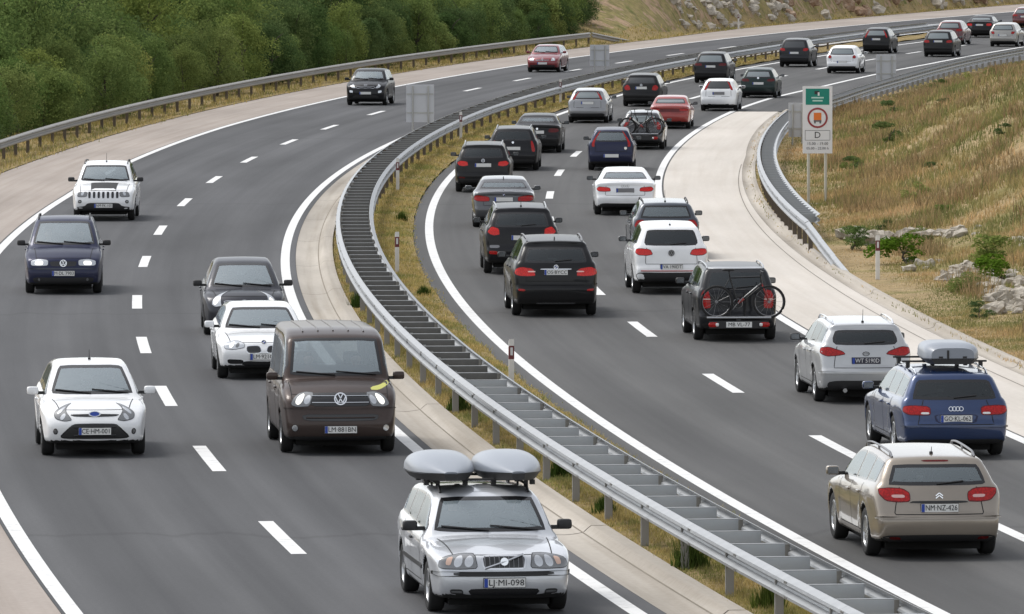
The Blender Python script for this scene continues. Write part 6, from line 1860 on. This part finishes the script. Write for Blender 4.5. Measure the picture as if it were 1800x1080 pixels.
# weeds in the median
def weed(px, py, s, label, h=.06):
    p = pix(px, py, h); k = 160
    a = rng.uniform(0, 2 * math.pi, k); r_ = np.minimum(np.abs(rng.normal(0, .15, k)), .26) * s
    base = np.c_[np.cos(a) * r_, np.sin(a) * r_, np.zeros(k)]
    me = blades_mesh('weed', base, np.full(k, .48 * s) * (1.1 - r_ / (s * .6)).clip(.3, 1), np.full(k, .022), 3, .55, WEED, .02, int(px))
    o = obj('weed', me, None, p); tag(o, label, 'weed', 'green weed tufts in the median')
weed(1212, 1000, 1.0, 'bushy green weed tuft under the near end of the median barrier')
weed(1352, 1070, .75, 'green weed tuft at the bottom edge of the median grass')
weed(806, 722, .75, 'green weed tuft beside the brown van, next to the gutter')
weed(988, 838, .8, 'green weed tuft beside the grey roof boxes')
weed(1062, 905, .6, 'small green weed tuft between two barrier posts')
weed(631, 540, .8, 'dark green weed tuft at the gutter edge above the van')
weed(706, 389, .6, 'round dark green weed tuft in the middle of the median')
weed(745, 520, .5, 'low green weed tuft between barrier and inner edge line')

# rocks
def rock_mesh(seed, mat):
    r = random.Random(seed); m = MB(); V = []; F = []; n1, n2 = 9, 6
    for i in range(n2 + 1):
        ph = -math.pi / 2 + math.pi * i / n2
        for k in range(n1):
            th = 2 * math.pi * k / n1; v = Vector((math.cos(ph) * math.cos(th), math.cos(ph) * math.sin(th), math.sin(ph)))
            f = 1 + .55 * mnoise.noise(v * 1.3 + Vector((seed * 7.1, 0, 0))) + .3 * mnoise.noise(v * 3.1 + Vector((0, seed * 3.7, 0)))
            V.append(v * f * .5)
    for i in range(n2):
        for k in range(n1): F.append((i * n1 + k, i * n1 + (k + 1) % n1, (i + 1) * n1 + (k + 1) % n1, (i + 1) * n1 + k))
    m.add(V, F); return m.mesh('rock', mat)
def rock_mat(name, a, b, c):
    m, n, l, bs = mat_base(name); geo = n.new('ShaderNodeNewGeometry')
    t = noise_node(n, l, geo.outputs['Position'], 2.2, 7, .7); r = ramp(n, [(.3, a), (.5, b), (.72, c)]); l.new(t.outputs['Fac'], r.inputs[0])
    l.new(r.outputs[0], bs.inputs['Base Color']); bs.inputs['Roughness'].default_value = .95; bs.inputs['Specular IOR Level'].default_value = .1
    bp = n.new('ShaderNodeBump'); bp.inputs['Strength'].default_value = .9; bp.inputs['Distance'].default_value = .15; l.new(t.outputs['Fac'], bp.inputs['Height']); l.new(bp.outputs[0], bs.inputs['Normal'])
    return m
LIME = rock_mat('pale limestone', (.22, .19, .15), (.42, .38, .32), (.60, .56, .49))
RUST = rock_mat('rusty cut rock', (.13, .085, .055), (.30, .20, .135), (.46, .38, .30))
ROCKS = [rock_mesh(k, LIME) for k in range(6)]; ROCKR = [rock_mesh(k + 10, RUST) for k in range(4)]
def rocks(px0, px1, yf, n, smin, smax, label, group, jit, meshes=ROCKS, dz=.0):
    for k in range(n):
        x = random.uniform(px0, px1); y = yf(x) + random.uniform(-jit, jit)
        h = .0
        for _ in range(4):
            p = pix(x, y, h); Z, d = to_zd(p); h = hr(Z, d)
        p = pix(x, y, h); s = random.uniform(smin, smax)
        o = obj('rock', random.choice(meshes), None, p + Vector((0, 0, s * .12 + dz)), random.uniform(0, 6.28)); o.scale = (s * random.uniform(1, 1.8), s * random.uniform(.9, 1.4), s * random.uniform(.8, 1.2))
        tag(o, label, 'rock', group)
rocks(1488, 1560, lambda x: 424, 14, .2, .5, 'pale limestone rock beside the guardrail end on the bank', 'rocks by the guardrail end', 9)
rocks(1575, 1725, lambda x: 416, 20, .15, .4, 'pale limestone rock in the low ledge across the bank', 'rocks of the low ledge', 5)
rocks(1655, 1720, lambda x: 488 - (x - 1655) * .25, 16, .14, .34, 'pale limestone rock in the middle of the bank', 'rocks mid bank', 9)
rocks(1735, 1800, lambda x: 520, 64, .16, .42, 'pale limestone rock in the scree at the right edge', 'rocks of the scree at the right edge', 34)
rocks(1590, 1650, lambda x: 470 - (x - 1590) * .1, 10, .12, .3, 'small pale rock next to the bright green bush', 'small rocks near the bright bush', 9)
rocks(1775, 1800, lambda x: 430, 6, .15, .35, 'pale limestone rock above the scree at the right edge', 'rocks above the scree', 8)
# far cutting: craggy sheet behind the left shoulder with boulders
def cut_sheet():
    za, zb, nz_, ne = 460.0, 690.0, 220, 26; V = []; F = []
    for i in range(nz_ + 1):
        Z = za + (zb - za) * i / nz_; k = min(1, (Z - za) / 25)
        for j in range(ne + 1):
            e = .9 + 9.0 * (j / ne) ** 1.3
            hgt = k * (8.5 * (1 - math.exp(-(e - .9) / 4.2))) + .03
            nz = mnoise.fractal(Vector((Z * .35, e * .6, 2.0)), 1.0, 2.1, 4)
            p = P(Z, dSL(Z) - e - nz * .55 * k * min(1, (e - .9) / .8), hgt + nz * .35 * k * min(1, (e - .9) / .6)); V.append(p)
    w = ne + 1
    for i in range(nz_):
        for j in range(ne): F.append((i * w + j, (i + 1) * w + j, (i + 1) * w + j + 1, i * w + j + 1))
    return mesh_np('rock_cutting', np.array(V), F, CUT, None, False)
CUT = ground_mat('cut slope', [(.30, (.14, .15, .05)), (.42, (.30, .24, .12)), (.50, (.22, .20, .08)), (.56, (.40, .28, .20)), (.66, (.20, .19, .07)), (.8, (.46, .36, .28))], .45, 1.6)
S(obj('rock_cutting', cut_sheet()))
def cut_rock(Z, e, s, mesh, label, group):
    k = min(1, (Z - 460) / 25); h = k * (8.5 * (1 - math.exp(-(e - .9) / 4.2)))
    o = obj('rock', mesh, None, P(Z, dSL(Z) - e, h), random.uniform(0, 6.28)); o.scale = (s * random.uniform(.9, 1.7), s * random.uniform(.9, 1.4), s * random.uniform(.7, 1.2)); tag(o, label, 'rock', group)
for k in range(80): cut_rock(random.uniform(484, 524), .9 + 1.5 * random.random(), random.uniform(.35, .8), random.choice(ROCKS), 'pale boulder in the heap beside the far shoulder', 'boulders beside the far shoulder')
for k in range(95): cut_rock(random.uniform(518, 625), .95 + 1.4 * random.random(), random.uniform(.5, 1.15), random.choice(ROCKR + ROCKS[:2]), 'rusty rock in the far rock face', 'rocks of the far rock face')

# leaf clouds
def leaf_crown(name, seed, W, H, lobes, leaves, size, mat, base=.15):
    r = np.random.default_rng(seed)
    L = []
    for k in range(lobes):
        a = r.uniform(0, 2 * math.pi); u = r.uniform(0, 1); zz = H * (base + (.95 - base) * u); rad = W / 2 * (1 - .75 * abs(u - .35) ** 1.3) * math.sqrt(r.uniform(.05, 1)) * .75
        L.append((rad * math.cos(a), rad * math.sin(a), zz, r.uniform(.10, .25) * min(W, H)))
    L = np.array(L); wts = L[:, 3] ** 2; wts /= wts.sum()
    k = r.choice(len(L), leaves, p=wts)
    v = r.normal(0, 1, (leaves, 3)); v /= np.linalg.norm(v, axis=1)[:, None]; v[:, 2] = np.where(v[:, 2] < -.5, -v[:, 2], v[:, 2])
    rr_ = L[k, 3] * r.uniform(.5, 1.3, leaves) ** .6
    c = L[k, :3] + v * rr_[:, None]
    nrm = v + r.normal(0, .55, (leaves, 3)); nrm /= np.linalg.norm(nrm, axis=1)[:, None]
    t = np.cross(nrm, r.normal(0, 1, (leaves, 3))); t /= np.linalg.norm(t, axis=1)[:, None] + 1e-9; b = np.cross(nrm, t)
    s = size * r.uniform(.6, 1.35, leaves)[:, None]
    V = np.empty((leaves * 4, 3)); V[0::4] = c - t * s * .9; V[1::4] = c - b * s * .5 + nrm * s * .1; V[2::4] = c + t * s * .9; V[3::4] = c + b * s * .5 + nrm * s * .1
    V[:, 2] = np.maximum(V[:, 2], .02)
    return mesh_np(name, V, np.arange(leaves * 4).reshape(-1, 4), mat)
def trunk_mesh(seed, H, r0, mat):
    r = random.Random(seed); m = MB(); p = Vector((0, 0, -.2)); pts = [p]
    for k in range(5): p = p + Vector((r.uniform(-.12, .12), r.uniform(-.12, .12), H * .16)); pts.append(p)
    m.tube(pts, [r0 * (1 - k * .15) for k in range(6)], 7)
    for k in range(6):
        a = r.uniform(0, 6.28); s = pts[2 + k % 4]; e = s + Vector((math.cos(a) * H * .18, math.sin(a) * H * .18, H * r.uniform(.12, .25))); m.tube([s, s.lerp(e, .5) + Vector((0, 0, .1)), e], [r0 * .45, r0 * .3, r0 * .12], 5)
    return m.mesh('trunk', mat)
BARK = pmat('bark', (.06, .048, .036), .95, noise=(.10, .085, .07), nscale=8, bump=.5)
LEAF = [blade_mat('leaves mid', [(.3, (0.106, 0.169, 0.058)), (.7, (0.218, 0.283, 0.102))], .8, .45), blade_mat('leaves olive', [(.3, (0.150, 0.200, 0.070)), (.7, (0.270, 0.310, 0.115))], .8, .45), blade_mat('leaves dark', [(.3, (0.065, 0.113, 0.046)), (.7, (0.142, 0.200, 0.084))], .8, .45)]
KIND = []
for k in range(9):
    W_, H_ = random.uniform(4.6, 6.4), random.uniform(4.0, 5.6)
    KIND.append((leaf_crown('crown', 50 + k, W_, H_, 34, 9000, .088, LEAF[k % 3], .02), trunk_mesh(k, H_, .13, BARK)))
LAB = ['mid green broadleaf tree in the wood behind the left guardrail', 'olive green broadleaf tree in the wood behind the left guardrail', 'dark green broadleaf tree in the wood behind the left guardrail']
nt = 0
for ri, (e0, sc) in enumerate(((3.4, .52), (6.0, .75), (9.0, .95), (12.5, 1.15), (17, 1.35), (22, 1.5))):
    Z = 228.0
    while Z < 474:
        Z += random.uniform(2.3, 3.6) * (1 + .12 * ri)
        d = dSL(Z) - e0 - random.uniform(-.8, .8); p = P(Z, d)
        if p.x < -0.0643 * p.y - 3.2 or p.x > .02 * p.y + 8: continue
        if Z > 466 and ri < 2: continue
        k = random.choice([0, 0, 2, 2, 3, 3, 4, 5, 5, 6, 6, 7, 8, 8]); s = sc * random.uniform(.75, 1.25)
        p.z = hleft(0, d, Z)
        t = empty('tree', p, random.uniform(0, 6.28)); t.scale = (s * random.uniform(.9, 1.15), s * random.uniform(.9, 1.15), s * random.uniform(.85, 1.1))
        tag(t, LAB[k % 3], 'tree', ('mid green', 'olive', 'dark green')[k % 3] + ' trees of the left wood')
        obj('crown', KIND[k][0], t); obj('trunk', KIND[k][1], t); nt += 1
print('TREES', nt)
# shrubs
SHB = [leaf_crown('foliage', 90 + k, 1.3, .9, 12, 2000, .036, [LEAF[1], LEAF[0], LEAF[2]][k], .05) for k in range(3)]
BRIGHT = leaf_crown('foliage', 99, 1.6, 1.1, 10, 1300, .05, blade_mat('bright leaves', [(.3, (.07, .14, .015)), (.7, (.13, .21, .03))], 1.2, .3), .05)
STEM = trunk_mesh(77, .9, .03, BARK)
def shrub(px, py, s, mesh, label, group=None):
    h = 0.0
    for _ in range(4):
        p = pix(px, py, h); Z, d = to_zd(p); h = hr(Z, d)
    p = pix(px, py, h); t = empty('shrub', p, random.uniform(0, 6.28)); t.scale = (s * 1.2, s * 1.2, s * .72); tag(t, label, 'shrub', group)
    obj('foliage', mesh, t); obj('stem', STEM, t)
shrub(1590, 466, 1.0, BRIGHT, 'bright green bush beside the marker post on the bank')
shrub(1765, 498, .9, BRIGHT, 'green bush leaning over the scree at the right edge')
for x, y, s in ((1500, 440, .8), (1625, 440, .5), (1700, 515, .7), (1745, 470, 1.0), (1566, 205, .8), (1695, 148, .8), (1650, 160, .7), (1500, 300, .6), (1610, 350, .7), (1660, 390, .6), (1730, 320, .7), (1720, 560, .5), (1780, 260, .8), (1560, 250, .9), (1745, 137, .7)):
    shrub(x, y, s, random.choice(SHB), 'low dull green shrub in the dry grass of the right bank', 'shrubs on the right bank')
for k in range(12):
    x = random.uniform(1480, 1800); y = random.uniform(max(130, 560 - (x - 1400) * 1.1), 420) if random.random() < .6 else random.uniform(165, 330)
    if y < 215 - (x - 1400) * .25: continue
    shrub(x, y, random.uniform(.3, .65), random.choice(SHB), 'low dull green shrub in the dry grass of the right bank', 'shrubs on the right bank')
# shrubs and poles at the end of the wood
for x, y in ((1062, 12), (1092, 30), (1112, 22)):
    p = pix(x, 62, 0); p.z = .5
    t = empty('fence_pole', p); tag(t, {1062: 'thin grey fence pole at the edge of the wood', 1092: 'thin grey fence pole above the guardrail end', 1112: 'thin grey fence pole nearest the grassy slope'}[x], 'pole')
    m = MB(); m.tube([(0, 0, -.6), (0, 0, 3.2)], .05, 8); obj('shaft', m.mesh('shaft', POLE), t); m = MB(); m.lathe([(.06, 3.2), (.05, 3.26), (.001, 3.28)], 'z', 8); obj('cap', m.mesh('cap', POLE), t)
